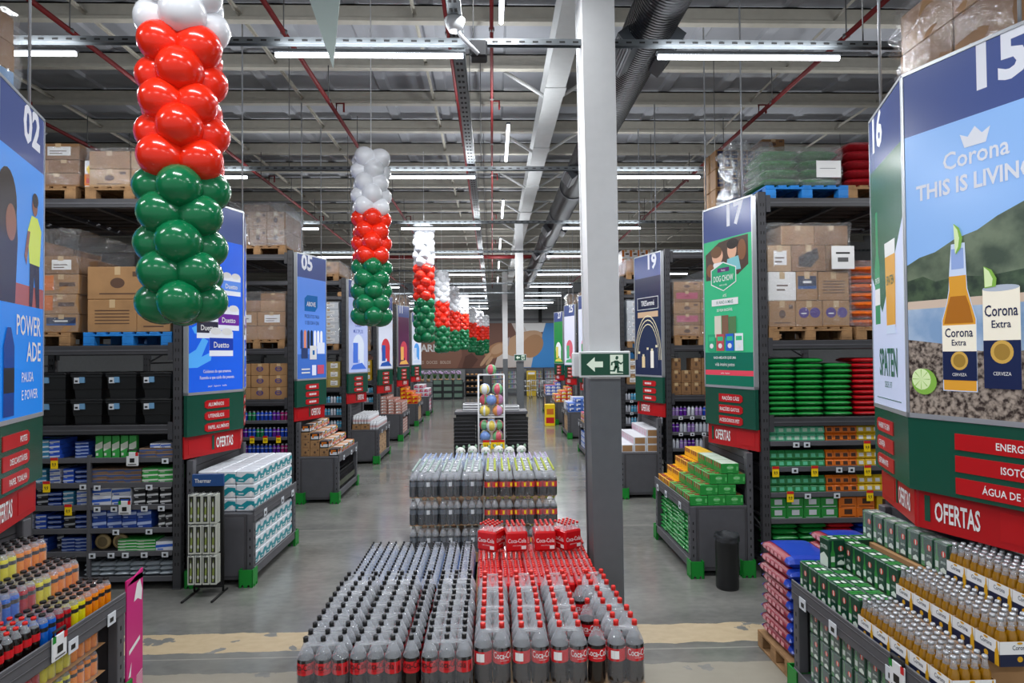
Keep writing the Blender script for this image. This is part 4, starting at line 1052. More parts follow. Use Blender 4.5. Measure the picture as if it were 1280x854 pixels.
for t_, (x, z, seq) in enumerate(((-2.75, DK, 'orange orange yellow red blue cola cola cola cola cola'.split()), (-2.97, .925, 'orange orange yellow red blue purple grey grey purple blue'.split()), (-3.19, 1.07, 'orange orange yellow yellow red red blue blue grey grey'.split()))):
    for i, c in enumerate(seq):
        DP[(c, 0 if t_ == 0 else 1)].put((x, 4.5-.139*i, z+.001), 0, '%s drink pack, %s from the far end, %s step of the left display' % (c, ORD[i+1], ('front','middle','back')[t_]), 'drink packs on the left display')
for x0, x1, z, nm in ((-2.86,-3.31,.924,'middle'), (-3.08,-3.31,1.069,'back')):
    one('display_step', MB().cbox(x0, x1, 3.2, 4.58, DK+.001 if nm == 'middle' else .925, z, M_card, .003), 'cardboard step under the %s row of drinks on the left display' % nm, 'display step', (0,0,0))
for L in range(3):
    for i, c in enumerate('orange orange yellow yellow red blue grey grey purple'.split()):
        o = DP[(c, 1)].put((-2.78, 4.4-.139*i, .181+.187*L), 0, 'wrapped %s drink pack on the left low shelf, layer %s, %s from far end' % (c, ORD[L+1], ORD[i+1]), 'wrapped drink packs on the low shelf'); o.scale = (1,1,.9)
    if L < 2: one('slip_sheet', MB().cbox(-2.66,-2.9,3.1,4.5,0,.002,M_card,.0005), 'thin cardboard sheet over the %s layer of low drink packs' % ORD[L+1], 'cardboard sheet', (0,0,.181+.187*L+.1845))
t = thing('promo_board', 'magenta promotional board standing at the end of the left drinks display', 'sign board', (-2.625, 4.69, 0))
M_mag = mat('magenta', 'cf1f7c', .35)
MB().box(-.012, 0, 0, .21, .06, .9, M_mag).extr([(0,.86),(.21,.86),(.21,.93)], (0,0,0), (0,1,0), (0,0,1), (-1,0,0), .012, M_mag).build('board', t)
A = Art((0,0,0), (0,1,0), (1,0,0)); A.poly([(.09,.72),(.13,.84),(.17,.86),(.2,.78),(.19,.7),(.14,.73)], M_white); A.poly([(.03,.36),(.17,.42),(.17,.45),(.03,.39)], M_white); A.poly([(.02,.2),(.06,.3),(.05,.2)], M_white)
for i in range(6): A.poly([(.12,.065+.02*i),(.2,.085+.02*i),(.2,.092+.02*i),(.12,.072+.02*i)], M_white)
A.b.build('artwork', t)
MB().cbox(-.06,.05,-.01,.22,0,.06,M_mag,.006).build('foot', t)
# price holder clipped on the left rail
def price_holder(x, y, z, sd, lab):
    t = thing('price_holder', lab, 'price sign', (x, y, z), PI/2 if sd < 0 else -PI/2)
    MB().cbox(-.065,.065,-.012,0,-.09,.06,M_fix,.006).build('card', t)
    b = MB(); b.tube([(-.05,-.006,.06),(-.05,-.006,.085),(.05,-.006,.085),(.05,-.006,.06)], .009, M_rackd, 8); b.build('handle', t)
    A = Art((-.065,-.012,-.09), (1,0,0), (0,-1,0)); A.rect(.0,.11,.03,.15,M_green); A.rect(.1,.11,.13,.15,M_red); A.rect(.04,.04,.09,.085,M_black); A.rect(.02,.015,.11,.025,M_hang); A.b.build('artwork', t)
price_holder(-2.614, 3.95, .79, -1, 'white price holder with a handle clipped to the left drinks display'); price_holder(2.174, 3.42, .76, 1, 'white price holder with a handle clipped to the right beer display')

# ---------------------------------------------------------------- beer on the right near display (the beach beer sign)
M_bg = mat('beer_green_box', '12402f', .35); M_bg2 = mat('beer_green_light', '2f8a3a', .35); M_bgw = mat('beer_text', 'dfe9df', .4); M_em = mat('emblem_red', 'd8463f', .35)
def beer_art(A, w, h):
    A.poly([(w*.12,h*.03),(w*.36,h*.03),(w*.37,h*.5),(w*.3,h*.62),(w*.28,h*.95),(w*.2,h*.95),(w*.18,h*.62),(w*.11,h*.5)], M_bg2)
    A.rect(w*.13,h*.2,w*.35,h*.4,M_bgw); A.ell(w*.72,h*.68,w*.15,h*.1,M_em); A.rect(w*.68,h*.6,w*.76,h*.76,M_bgw); A.poly([(w*.5,h*.1),(w*.9,h*.1),(w*.9,h*.2),(w*.72,h*.28),(w*.5,h*.2)], M_bgw)
    A.text('SPATEN', w*.7, h*.38, w*.16, M_bgw, 'c', .6, .008, fit=w*.5)
def beer_box(film_on):
    t = thing('beer_carton', 'x', 'beer carton'); w, d, h = .124, .115, .195
    b = box_mesh(w, d, h, M_bg, beer_art, .006, fn_side=lambda A, w, h: (A.poly([(0.01,.0),(w-.01,0),(w-.01,h*.35),(w*.5,h*.5),(.01,h*.35)], M_bgw), A.text('SPATEN', w/2, h*.62, .04, M_bgw, 'c', .6, .01, fit=w*.8)))
    b.box(-.02,.02,-d*.3,d*.3,h,h+.001,M_bgw); b.box(-w*.48,-w*.3,-d*.4,d*.4,h,h+.0008,M_bg2); b.box(w*.3,w*.48,-d*.4,d*.4,h,h+.0008,M_bg2); b.box(-w*.3,w*.3,-.006,.006,h,h+.004,M_bg)
    put('carton', mesh_of(b, 'carton'), t)
    if film_on:
        f = MB(); f.cbox(-w/2-.0015, w/2+.0015, -d/2-.0015, d/2+.0015, -.0005, h+.006, film('carton_film','e2e8ee',.18,.14,bump=.4), .014); put('shrink_film', mesh_of(f, 'shrink_film'), t)
    return Kind(t)
BK, BKF = beer_box(False), beer_box(True)
RX = -PI/2
for i in range(6):
    for j in range(2): BK.put((2.285+.1165*j, 4.575-.1265*i, DK+.001), RX, 'dark green beer carton in the front row, %s from the far end, %s deep' % (ORD[i+1], ('front','back')[j]), 'dark green beer cartons')
    for j in range(1): BK.put((2.53+.118*j, 4.575-.1265*i, .961), RX, 'dark green beer carton on the middle step, %s from the far end' % ORD[i+1], 'dark green beer cartons')
BK.put((2.65, 4.575, .961), RX, 'dark green beer carton behind the middle step row', 'dark green beer cartons')
BK.put((2.415, 4.53, .977), PI*.02, 'dark green beer carton turned sideways showing its white wordmark', 'dark green beer cartons')
for i in range(7): BKF.put((2.76, 4.58-.1265*i, 1.141), RX, 'film-wrapped green beer carton on the top step, %s from the far end' % ORD[i+1], 'film-wrapped beer cartons')
for L in range(3):
    for i in range(8): BKF.put((2.29, 4.45-.139*i, .181+.2*L*.86), RX, 'film-wrapped green beer carton on the low shelf, layer %s, %s from the far end' % (ORD[L+1], ORD[i+1]), 'film-wrapped beer cartons').scale = (1,1,.85)
for x0, x1, z0, z, nm in ((2.435,2.885,DK+.001,.96,'middle'), (2.675,2.885,.961,1.14,'top')):
    one('display_step', MB().cbox(x0, x1, 3.15, 4.58, z0, z, M_card, .003), 'cardboard step under the %s row on the beer display' % nm, 'display step', (0,0,0))
# golden beer bottles in open carriers
M_gold = mat('gold_beer', '9a6c10', .08, spec=.8); M_capsil = mat('crown_silver', 'c3c7cd', .28, .7); M_navyp = mat('carrier_navy', '18203f', .4); M_gy = mat('carrier_yellow', 'e0a81c', .4)
def gold_bottle():
    b = MB(); r, h = .0252, .225
    b.lathe([(r*.8,0,M_gold),(r,.008,M_gold),(r,.125,M_gold),(r*.95,.142,M_gold),(r*.66,.163,M_pet),(r*.56,.174,M_pet),(r*.48,.185,M_pet),(r*.45,.213,M_pet)], 10)
    b.lathe([(r*1.01,.03,M_white),(r*1.01,.08,M_white)], 10, capb=False, capt=False)
    b.lathe([(r*.52,.208,M_capsil),(r*.58,.215,M_capsil),(r*.46,.225,M_capsil)], 10)
    return Kind(tag(put('beer_bottle', mesh_of(b, 'beer_bottle')), 'x', 'beer bottle'))
def carrier():
    w, d, h = .158, .216, .12
    b = MB(); T = .002
    b.box(-w/2,w/2,-d/2,-d/2+T,0,h,M_card3); b.box(-w/2,w/2,d/2-T,d/2,0,h,M_card); b.box(-w/2,-w/2+T,-d/2,d/2,0,h,M_card3); b.box(w/2-T,w/2,-d/2,d/2,0,h,M_card3); b.box(-w/2,w/2,-d/2,d/2,0,.002,M_card)
    for (o, u, n, ww) in (((-w/2,-d/2,0),(1,0,0),(0,-1,0),w), ((w/2,-d/2,0),(0,1,0),(1,0,0),d), ((-w/2,d/2,0),(0,-1,0),(-1,0,0),d)):
        A = Art(o, u, n); A.b = b
        A.rect(0,.058,ww,h,M_white); A.rect(0,0,ww,.058,M_navyp); A.text('Corona', ww*.46, .08, .032, M_navyp, 'c', .75, .006, fit=ww*.5); A.ell(ww*.46,.035,.014,.014,M_gy); A.ell(ww*.46,.112,.014,.006,M_gy)
        A.poly([(ww-.03,0),(ww-.002,0),(ww-.004,.07),(ww-.01,.085),(ww-.012,.118),(ww-.018,.118),(ww-.02,.085),(ww-.028,.07)], M_gy)
    return Kind(tag(b.build('beer_carrier'), 'x', 'beer carrier'))
GB, CR = gold_bottle(), carrier()
nb = 0
for t_, (x, z, y0, n) in enumerate(((2.32, DK+.001, 0, 0), (2.56, .961, 0, 0), (2.79, 1.141, 0, 0))):
    nm = ('front row','middle step','top step')[t_]
    y0 = (3.785, 3.785, 3.66)[t_]
    for i in range((5,5,4)[t_]):
        for j in range(1):
            cx, cy = x, y0-.16*i
            CR.put((cx, cy, z), RX, 'open beer carrier in the %s, %s from the green cartons' % (nm, ORD[i+1]), 'open beer carriers')
            for a in range(3):
                for c in range(4):
                    nb += 1
                    GB.put((cx+(c-1.5)*.0525, cy+(a-1)*.0512, z+.003), 0, 'golden beer bottle in the open carriers of the %s on the right display' % nm, 'golden beer bottles, %s' % nm)
# cardboard beer cases on the low shelf
def case_art(A, w, h): A.rect(0, h*.25, w, h*.75, M_navyp); A.ell(w*.45, h*.5, h*.2, h*.2, M_gy); A.rect(w*.86, h*.1, w*.96, h*.9, M_gy); A.text('Corona', w*.42, h*.82, h*.13, M_navyp, 'c', .8, .004)
cs = Kind(tag(carton_mesh(.24, .2, .235, M_card, case_art).build('beer_case'), 'x', 'beer case'))
for L in range(2):
    for i in range(1): cs.put((2.33, 3.3-.245*i, .181+.237*L), RX, 'brown and navy beer case on the low shelf, %s layer' % ('lower','upper')[L], 'brown beer cases')

# ---------------------------------------------------------------- dog food stack, bin
M_bred = mat('bag_red', '8f1d30', .35, noise=.15, nscale=25); M_bblue = mat('bag_blue', '1c3fae', .3)
one('pallet', pallet_mesh(.84, .6, M_wood, .14), 'wooden pallet under the red and blue dog food sacks', 'pallet', (2.66, 5.14, 0))
def sack_text(b):
    b.text('Pedigree', (0,-.235,.028), (1,0,0), (0,0,1), .05, mat('sack_text','e0a0a8',.4), 'c', .8, .008)
sk_me = pillow_mesh(.72, .44, .1, M_bred, None, sack_text)
sk = MB(); sk_b = pillow_mesh(.72, .44, .1, M_bred)
def sack():
    t = thing('dog_food_sack', 'x', 'dog food sack')
    b = pillow_mesh(.54, .40, .1, M_bred)
    for k in range(5): b.face([(-.22+.075*k,-.2005,.04),(-.17+.075*k,-.2005,.04),(-.17+.075*k,-.199,.07),(-.22+.075*k,-.199,.07)], mat('sack_text','d898a2',.4))
    b.build('sack_body', t)
    s = MB()
    q = pillow_mesh(.544, .404, .103, M_bblue)
    # blue ends and top panel
    for (x0, x1) in ((-.28,-.24), (.16,.28)):
        for f, m in zip(q.f, range(len(q.f))):
            c = [q.v[i] for i in f]; mx = sum(p[0] for p in c)/len(c)
            if x0 <= mx <= x1: s.face(c, M_bblue, True)
    for f in q.f:
        c = [q.v[i] for i in f]; my = sum(p[1] for p in c)/len(c); mz = sum(p[2] for p in c)/len(c)
        if mz > .085 and abs(my) < .15: s.face([(p[0],p[1],p[2]+.001) for p in c], M_bblue, True)
    s.build('blue_print', t)
    return Kind(t)
SK = sack()
for L in range(10):
    for j in range(2):
        if L == 9 and j == 0: continue
        SK.put((2.46+.41*j+random.uniform(-.015,.015), 5.14+random.uniform(-.015,.015), .142+.084*L), -PI/2+random.uniform(-.04,.04), 'red and blue dog food sack, %s of the %s stack on the pallet' % (ORD[L+1]+' up', ('aisle-side','inner')[j]), 'dog food sacks on the floor pallet')
t = thing('rubbish_bin', 'black round rubbish bin with a liner in front of the green box display', 'bin', (2.477, 6.78, 0))
M_bin = mat('bin_black', '1b1c1e', .4)
b = MB(); b.lathe([(.112,0,M_bin),(.118,.02,M_bin),(.121,.52,M_bin),(.126,.53,M_bin),(.126,.56,M_bin),(.118,.56,M_bin),(.112,.3,M_bin)], 24, capt=False); b.build('bin_body', t)
b = MB(); P = []
for i in range(24): a = 2*PI*i/24; P.append(a)
ml = film('bin_liner', '33363a', .8, .25, bump=.6)
b.lathe([(.13,.5,ml),(.13,.555,ml),(.127,.572,ml),(.115,.568,ml),(.09,.5,ml),(.05,.44,ml)], 24, capb=False)
b.v = [(p[0]*(1+.04*math.sin(7*math.atan2(p[1],p[0]))), p[1]*(1+.04*math.sin(5*math.atan2(p[1],p[0]))), p[2]+.008*math.sin(6*math.atan2(p[1],p[0]))) for p in b.v]; b.build('liner', t)

# ---------------------------------------------------------------- green and yellow boxes (the dog food sign display)
M_gbox = mat('green_box', '23913a', .4); M_gbox2 = mat('green_box_light', '5fc26a', .4); M_ybox = mat('yellow_box', 'f0b81a', .4); M_brn = mat('sachet_brown', '8a5a30', .45); M_pink = mat('sachet_red', 'b8453a', .45)
def gart(A, w, h): A.ell(w*.5,h*.6,w*.2,h*.22,M_gbox2); A.text('DOG CHOW', w*.5, h*.55, h*.16, M_white, 'c', .6, .004, fit=w*.34); A.rect(w*.36,h*.2,w*.64,h*.27,M_gbox2); A.rect(w*.85,h*.3,w*.95,h*.7,M_gbox2)
def open_art(side):
    def f(A, w, h):
        A.rect(w*.03,h*.05,w*.97,h*.62,side)
        for i in range(9): A.rect(w*(.05+.1*i), h*.5, w*(.13+.1*i), h*.97, (M_gbox2, M_brn, M_pink)[i % 3] if side is M_gbox else (M_brn, M_pink, M_ybox)[i % 3])
    return f
def food_box(base, name, closed):
    b = box_mesh(.27, .2, .112, base, open_art(base), .004, top=mat(name+'_lid', 'cfe0cf' if base is M_gbox else 'f0c53a', .4) if closed else None, fn_side=gart)
    if not closed:                                        # torn-open tray: sachets show at the top
        for q in range(9):
            for e in range(3): b.box(-.125+.028*q, -.102+.028*q, -.092+.062*e, -.04+.062*e, .112, .1135+.004*((q+e) % 3), ((M_gbox2, M_gbox, M_brn, M_pink) if base is M_gbox else (M_brn, M_ybox, M_pink, M_ybox))[(q*2+e) % 4])
    return Kind(tag(b.build('food_box'), 'x', 'food box'))
FG, FY, FGc, FYc = food_box(M_gbox, 'green', False), food_box(M_ybox, 'yellow', False), food_box(M_gbox, 'green', True), food_box(M_ybox, 'yellow', True)
for c, (x0, n) in enumerate(((2.30,3), (2.42,2), (2.53,2), (2.66,1))):
    for i in range(n):
        for j in range(5):
            K = ((FGc if j < 3 else FYc) if c == 3 else (FG if j < 3 else FY))
            K.put((x0+.203*i, ry(0)+.23+.276*j, DK+.002+.1185*c), RX, '%s food box, layer %s of stepped stack, %s from near end, %s from aisle' % ('green' if j < 3 else 'yellow', ORD[c+1], ORD[j+1], ORD[i+1]), 'stepped food boxes by the bin')
M_gbag = mat('green_bag', '1f8a3c', .3, noise=.12, nscale=20); M_gbl = mat('bag_label', 'd8a060', .4)
def gbag(m, l, w=.25, d=.2, h=.047, nm='pet_food_bag'):
    b = pillow_mesh(w, d, h, m, None, None, 8)
    b.face([(-w*.25,-d*.44,h*.3),(w*.25,-d*.44,h*.3),(w*.25,-d*.40,h*.68),(-w*.25,-d*.40,h*.68)], l); b.face([(-w*.3,-d*.3,h*.97),(w*.3,-d*.3,h*.97),(w*.3,d*.3,h*.97),(-w*.3,d*.3,h*.97)], l)
    return b
KB = Kind(tag(gbag(M_gbag, M_gbl).build('pet_food_bag'), 'x', 'pet food bag'))
for L in range(11):
    for j in range(5): KB.put((2.33+random.uniform(-.012,.012), ry(0)+.295+.264*j, .182+.0475*L), RX+random.uniform(-.08,.08), 'green pet food bag on low shelf, pile %s from near end, %s up' % (ORD[j+1], ORD[L+1]), 'green bags on the low shelf')

# ---------------------------------------------------------------- toilet paper (the toilet paper sign display) and the hanging rack
M_tp = mat('paper_pack', 'dfe4ea', .4); M_teal = mat('paper_teal', '1f93a0', .4)
def tp_art(A, w, h):
    A.poly([(0,h*.2),(w*.45,h*.15),(w*.7,h*.45),(w,h*.4),(w,h*.75),(w*.6,h*.8),(w*.3,h*.5),(0,h*.6)], M_teal); A.rect(w*.15,h*.28,w*.42,h*.36,M_white); A.ell(w*.82,h*.3,w*.1,h*.2,M_white)
def tp_mesh(w, d, h):
    b = MB(); b.cbox(-w/2,w/2,-d/2,d/2,0,h,M_tp,.012)
    A = Art((-w/2,-d/2,0),(1,0,0),(0,-1,0)); A.b = b; tp_art(A, w, h); A = Art((w/2,-d/2,0),(0,1,0),(1,0,0)); A.b = b; tp_art(A, d, h); A = Art((-w/2,d/2,0),(0,-1,0),(-1,0,0)); A.b = b; tp_art(A, d, h)
    for i in range(3): b.box(-w/2+.014+i*w/3.1, -w/2+.02+i*w/3.1, -d/2+.01, d/2-.01, h, h+.0012, mat('paper_fold','c3cad4',.4))
    return b
TP = Kind(tag(tp_mesh(.187, .205, .15).build('toilet_paper_pack'), 'x', 'toilet paper pack'))
for L in range(3):
    for i in range(7):
        for j in range(3): TP.put((-2.755-.208*j, ry(0)+.26+.19*i, DK+.001+.151*L), PI/2, 'teal-printed paper pack on deck, layer %s, %s from near end, %s from aisle' % (ORD[L+1], ORD[i+1], ORD[j+1]), 'toilet paper packs on the deck')
for L in range(3):
    for i in range(7): TP.put((-2.755, ry(0)+.26+.19*i, .181+.151*L), PI/2, 'teal-printed paper pack on low shelf, layer %s, %s from near end' % (ORD[L+1], ORD[i+1]), 'toilet paper packs on the low shelf')
t = thing('hanging_display', 'black wire display with blue header beside the toilet paper', 'display rack', (-3.02, 6.86, 0))
b = MB()
for x in (-.15,.15): b.tube([(x,.06,.02),(x,.06,1.25)], .012, M_rackd, 8)
b.build('frame', t)
for x in (-.15,.15): MB().tube([(x,-.22,.012),(x,.16,.012)], .012, M_rackd, 8).build('foot', t)
MB().cbox(-.15,.15,.05,.065,.06,1.2,M_rackd,.003).build('back_panel', t)
hd = MB(); hd.cbox(-.165,.165,.03,.06,1.13,1.26,mat('header_blue','1f4a86',.35),.004); hd.text('Thermar', (-.05,.028,1.17), (1,0,0), (0,0,1), .06, M_white, 'c', .8, .01); hd.build('header', t)
M_bl = mat('blister_card', 'cfd2c8', .45); M_bld = mat('knife_black', '22241f', .4); M_blg = mat('blister_green', '8a9a4a', .4)
def blister():
    b = MB(); b.cbox(-.034,.034,-.004,.004,-.3,0,M_bl,.003)
    A = Art((-.034,-.004,-.3),(1,0,0),(0,-1,0)); A.b = b; A.rect(.012,.02,.056,.285,M_bld); A.poly([(.024,.03),(.04,.03),(.046,.15),(.036,.27),(.026,.15)], M_blg); A.ell(.034,.08,.01,.02,M_bl); A.ell(.034,.2,.008,.03,M_bl)
    return Kind(tag(b.build('blister_pack'), 'x', 'hanging blister pack'))
BL = blister()
for row in range(3):
    for i in range(4):
        hk = MB(); x = -.12+.075*i
        hk.tube([(x,.06,1.07-.315*row),(x,-.13,1.07-.315*row),(x,-.14,1.085-.315*row)], .004, M_alu, 6); hk.build('hook', t)
        for d in range(4): BL.put((-3.02+x+random.uniform(-.004,.004), 6.78+.03*d-.0, 1.066-.315*row), random.uniform(-.03,.03), 'carded utensil blister hanging in the %s row, hook %s, %s from the front' % (('top','middle','bottom')[row], ORD[i+1], ORD[d+1]), 'carded utensils on the wire display')
# ---------------------------------------------------------------- goods on the racks
def rack_x(sd, d): return (XB[sd]+sd*.065)+sd*(.09+d)          # d metres beyond the first upright
def crumple_box(w, d, h, m, amp=.02, n=7, z0=0):
    """stretch film pulled round a load"""
    b = MB(); rnd = random.Random(int(w*1000+h*777+amp*99))
    def jit(p): return (p[0]+rnd.uniform(-amp,amp), p[1]+rnd.uniform(-amp,amp), p[2]+rnd.uniform(-amp,amp)*.6)
    for (o, u, v, lu, lv) in (((-w/2,-d/2,z0),(1,0,0),(0,0,1),w,h), ((w/2,-d/2,z0),(0,1,0),(0,0,1),d,h), ((w/2,d/2,z0),(-1,0,0),(0,0,1),w,h), ((-w/2,d/2,z0),(0,-1,0),(0,0,1),d,h), ((-w/2,-d/2,z0+h),(1,0,0),(0,1,0),w,d)):
        g = []
        for i in range(n+1):
            for j in range(n+1):
                p = [o[a]+u[a]*lu*i/n+v[a]*lv*j/n for a in range(3)]
                g.append(jit(p))
        b.raw(g, [(i*(n+1)+j, (i+1)*(n+1)+j, (i+1)*(n+1)+j+1, i*(n+1)+j+1) for i in range(n) for j in range(n)], m, True)
    return b
M_silver = film('silver_wrap', 'd5d9de', .38, .13, bump=1., bscale=14, gloss=1., metal=.75)
M_purp = mat('logo_purple', '4a2f86', .5); M_inkb = mat('carton_ink', '5a4030', .6); M_cblue = mat('carton_blue', '2f5a9a', .5); M_orange = mat('carton_orange', 'd8741c', .5); M_pinkc = mat('carton_pink', 'b8506a', .5)
def ink(kind):
    def f(A, w, h):
        if kind == 'purple': A.ell(w*.3,h*.55,h*.2,h*.2,M_purp); A.ell(w*.72,h*.55,h*.2,h*.2,M_purp); A.rect(w*.2,h*.5,w*.4,h*.54,M_white)
        elif kind == 'lines':
            for i in range(5): A.rect(w*.15,h*(.25+.1*i),w*.85,h*(.28+.1*i),M_inkb)
        elif kind == 'blue': A.rect(w*.06,h*.5,w*.94,h*.85,mat('carton_navy','2b3350',.5)); A.rect(w*.06,h*.4,w*.94,h*.5,M_cblue); A.rect(w*.3,h*.6,w*.7,h*.68,M_white)
        elif kind == 'label': A.rect(w*.25,h*.25,w*.8,h*.8,M_white); A.rect(w*.3,h*.5,w*.7,h*.55,M_inkb); A.rect(w*.3,h*.35,w*.6,h*.4,M_inkb)
        elif kind == 'orange': A.rect(w*.0,h*.2,w*.3,h*.95,M_orange); A.rect(w*.45,h*.4,w*.9,h*.6,M_inkb)
        elif kind == 'logo': A.ell(w*.5,h*.55,w*.2,h*.22,mat('logo_violet','4a3f7a',.5)); A.ell(w*.5,h*.55,w*.13,h*.14,M_card); A.rect(w*.36,h*.52,w*.64,h*.6,mat('logo_violet','4a3f7a',.5))
        elif kind == 'pink': A.rect(w*.1,h*.3,w*.9,h*.85,M_pinkc); A.text('Soffy', w*.5, h*.45, h*.3, mat('carton_red','8a2038',.5), 'c', .8, .02)
        elif kind == 'small': A.ell(w*.5,h*.5,w*.12,h*.16,M_inkb); A.rect(w*.2,h*.15,w*.8,h*.19,M_inkb); A.rect(w*.75,h*.7,w*.9,h*.85,M_inkb)
        elif kind == 'arrow': A.poly([(w*.2,h*.2),(w*.55,h*.15),(w*.8,h*.5),(w*.75,h*.9),(w*.5,h*.75),(w*.2,h*.55)], mat('carton_charcoal','3a3532',.6))
        elif kind == 'grid':
            for i in range(3):
                for j in range(2): A.rect(w*(.08+.31*i),h*(.1+.45*j),w*(.33+.31*i),h*(.48+.45*j),mat('carton_indigo','2c2b52',.5)); A.rect(w*(.13+.31*i),h*(.25+.45*j),w*(.28+.31*i),h*(.33+.45*j),M_card3)
    return f
KPal = {'wood': Kind(tag(pallet_mesh(.95,1.1,M_wood).build('pallet'), 'x', 'pallet')), 'blue': Kind(tag(pallet_mesh(.95,1.1,M_bluep).build('pallet'), 'x', 'pallet'))}
CM = {}
def cmesh(w, d, h, m, k):
    key = (round(w,3), round(d,3), round(h,3), m.name, k)
    if key not in CM: CM[key] = mesh_of(carton_mesh(w, d, h, m, ink(k) if k else None), 'carton')
    return CM[key]
def load(x, y, z, w, d, rows, lab, fm=None, ph=.145, pal='wood', film_h=None, amp=.018, seed=1, where=''):
    """rows: list of (height, [(width share, material, print)]); cartons of one wrapped load move as one"""
    rnd = random.Random(seed)
    if pal: KPal[pal].put((x, y, z+.002), 0, '%s pallet under the %s' % (pal if pal == 'blue' else 'wooden', lab), 'pallets on the racks'); z += ph+.003
    t = thing('pallet_load', lab, 'boxes', (x, y, z)); zz = 0
    for h, cells in rows:
        tot = sum(c[0] for c in cells); xx = -w/2
        for c in cells:
            cw = w*c[0]/tot
            if c[1] is not None:
                for j in range(2):
                    dd = d/2; put('carton', cmesh(cw-.006, dd-.006, h-.003, c[1], c[2] if j == 0 else None), t, (xx+cw/2+rnd.uniform(-.004,.004), -d/4+j*dd+rnd.uniform(-.006,.004)-(0.0), zz), rnd.uniform(-.015,.015))
            xx += cw
        zz += h
    if fm: crumple_box(w+.035, d+.035, film_h or zz+.01, fm, amp, z0=.016).build('stretch_film', t)
    return t
c1, c2, c3 = M_card, M_card2, M_card3
yr = ry(0); L1, L2, L3 = LV
def lab(s, sd, k): return '%s on the rack behind %s' % (s, SG[(sd,k)])
# --- rack 17
x0 = rack_x(1, 0)
KPal['blue'].put((x0+.485, yr+.57, L3+.002), 0, 'blue pallet under the green sacks on top of the rack behind the dog food sign', 'pallets on the racks')
M_gsack = mat('green_sack', '2f7a3a', .3, noise=.2, nscale=18); M_rsack = mat('red_sack', 'a3202a', .3, noise=.2, nscale=18); M_osack = mat('orange_sack', 'd8681c', .3, noise=.2, nscale=14)
def stack_sacks(b, loc, nx, nl, w, h, lab_, grp, dx, ends=None):
    K = Kind(tag(b.build('sack'), 'x', 'sack'))
    for L in range(nl):
        for i in range(nx): K.put((loc[0]+dx*i+random.uniform(-.012,.012), loc[1]+random.uniform(-.012,.012), loc[2]+h*L), random.uniform(-.05,.05), '%s, %s up, pile %s from left' % (lab_, ORD[L+1], ORD[i+1]), grp)
def sackb(m, w, d, h, l): 
    b = pillow_mesh(w, d, h, m, None, None, 6); b.face([(-w*.34,-d*.47,h*.38),(w*.2,-d*.47,h*.38),(w*.2,-d*.455,h*.62),(-w*.34,-d*.455,h*.62)], l); return b
stack_sacks(sackb(M_gsack,.42,.6,.105,M_rsack), (x0+.22, yr+.36, L3+.149), 2, 4, .44, .106, 'green pet food sack on the blue pallet', 'green sacks on the blue pallet', .43)
one('paper_label', MB().box(-.14,.14,-.003,0,0,.19,M_white).box(-.1,.08,-.0035,-.003,.1,.105,M_black), 'white paper label stuck on the green sacks above the dog food sign', 'label', (x0+.74, yr+.035, L3+.24))
t = thing('stretch_wrap', 'loose clear wrap round the green sacks above the dog food sign', 'plastic wrap', (x0+.43, yr+.57, L3+.15)); crumple_box(.94, 1.05, .44, M_stretch, .02).build('stretch_film', t)
KPal['wood'].put((x0+1.42, yr+.57, L3+.002), 0, 'wooden pallet under the red sacks on top of the rack behind the dog food sign', 'pallets on the racks')
stack_sacks(sackb(M_rsack,.42,.6,.105,M_white), (x0+1.2, yr+.36, L3+.149), 2, 5, .44, .106, 'red pet food sack near the beach beer sign', 'red sacks on top of the rack', .43)
load(x0+.3, yr+1.37, L3+.002, .92, .46, [(.4,[(1,c1,'grid')]*3),(.26,[(1,c1,'grid')]*3),(.25,[(1,c1,'grid'),(1,c1,'grid'),(1,c1,'small')]),(.14,[(1,None,None),(1,None,None),(1,c2,'small')])], 'purple printed cartons with silver wrap above the dog food sign', None, pal=None, seed=3)
t = thing('stretch_wrap', 'crumpled silver film bulging over the dog food sign', 'plastic wrap', (x0+.1, yr+.95, L3+.02)); crumple_box(.46, .7, .8, M_silver, .045).build('stretch_film', t)
load(x0+.5, yr+.58, L2, .93, 1.05, [(.3,[(1,c1,'small'),(1,c1,'purple'),(1,c1,'purple')]),(.33,[(1,M_white,'label'),(.75,c1,'blue'),(1.1,c1,'lines')]),(.3,[(.85,c3,'label'),(1.2,c2,'arrow'),(.8,c2,None)]),(.22,[(.4,None,None),(1,c1,None),(1,c2,None)])], 'mixed brown cartons in torn wrap behind the dog food sign', M_stretch, seed=5)
one('paper_label', MB().box(-.13,.13,-.003,0,0,.26,M_white).box(-.08,.08,-.0035,-.003,.17,.19,M_black).box(-.06,.06,-.0035,-.003,.08,.13,M_hang), 'white paper sheet stuck to the carton load behind the dog food sign', 'label', (x0+.88, yr+.025, L2+.8))
KPal['wood'].put((x0+1.5, yr+.58, L2+.002), 0, 'wooden pallet under the orange sacks behind the dog food sign', 'pallets on the racks')
stack_sacks(sackb(M_osack,.48,.6,.1,M_bblue), (x0+1.25, yr+.4, L2+.149), 2, 7, .5, .101, 'orange sack on the rack behind the dog food sign', 'orange sacks behind the dog food sign', .5)
t = thing('stretch_wrap', 'clear wrap round the orange sacks behind the dog food sign', 'plastic wrap', (x0+1.5, yr+.6, L2+.15)); crumple_box(1.03, .98, .76, M_stretch, .03).build('stretch_film', t)
KG1 = Kind(tag(gbag(M_gbag, M_gbl, .3, .4, .0595).build('pet_food_bag'), 'x', 'pet food bag')); KR1 = Kind(tag(gbag(mat('red_bag','b8161e',.3,noise=.12,nscale=20), mat('bag_label_pale','e8c8b8',.4), .3, .4, .0595).build('pet_food_bag'), 'x', 'pet food bag'))
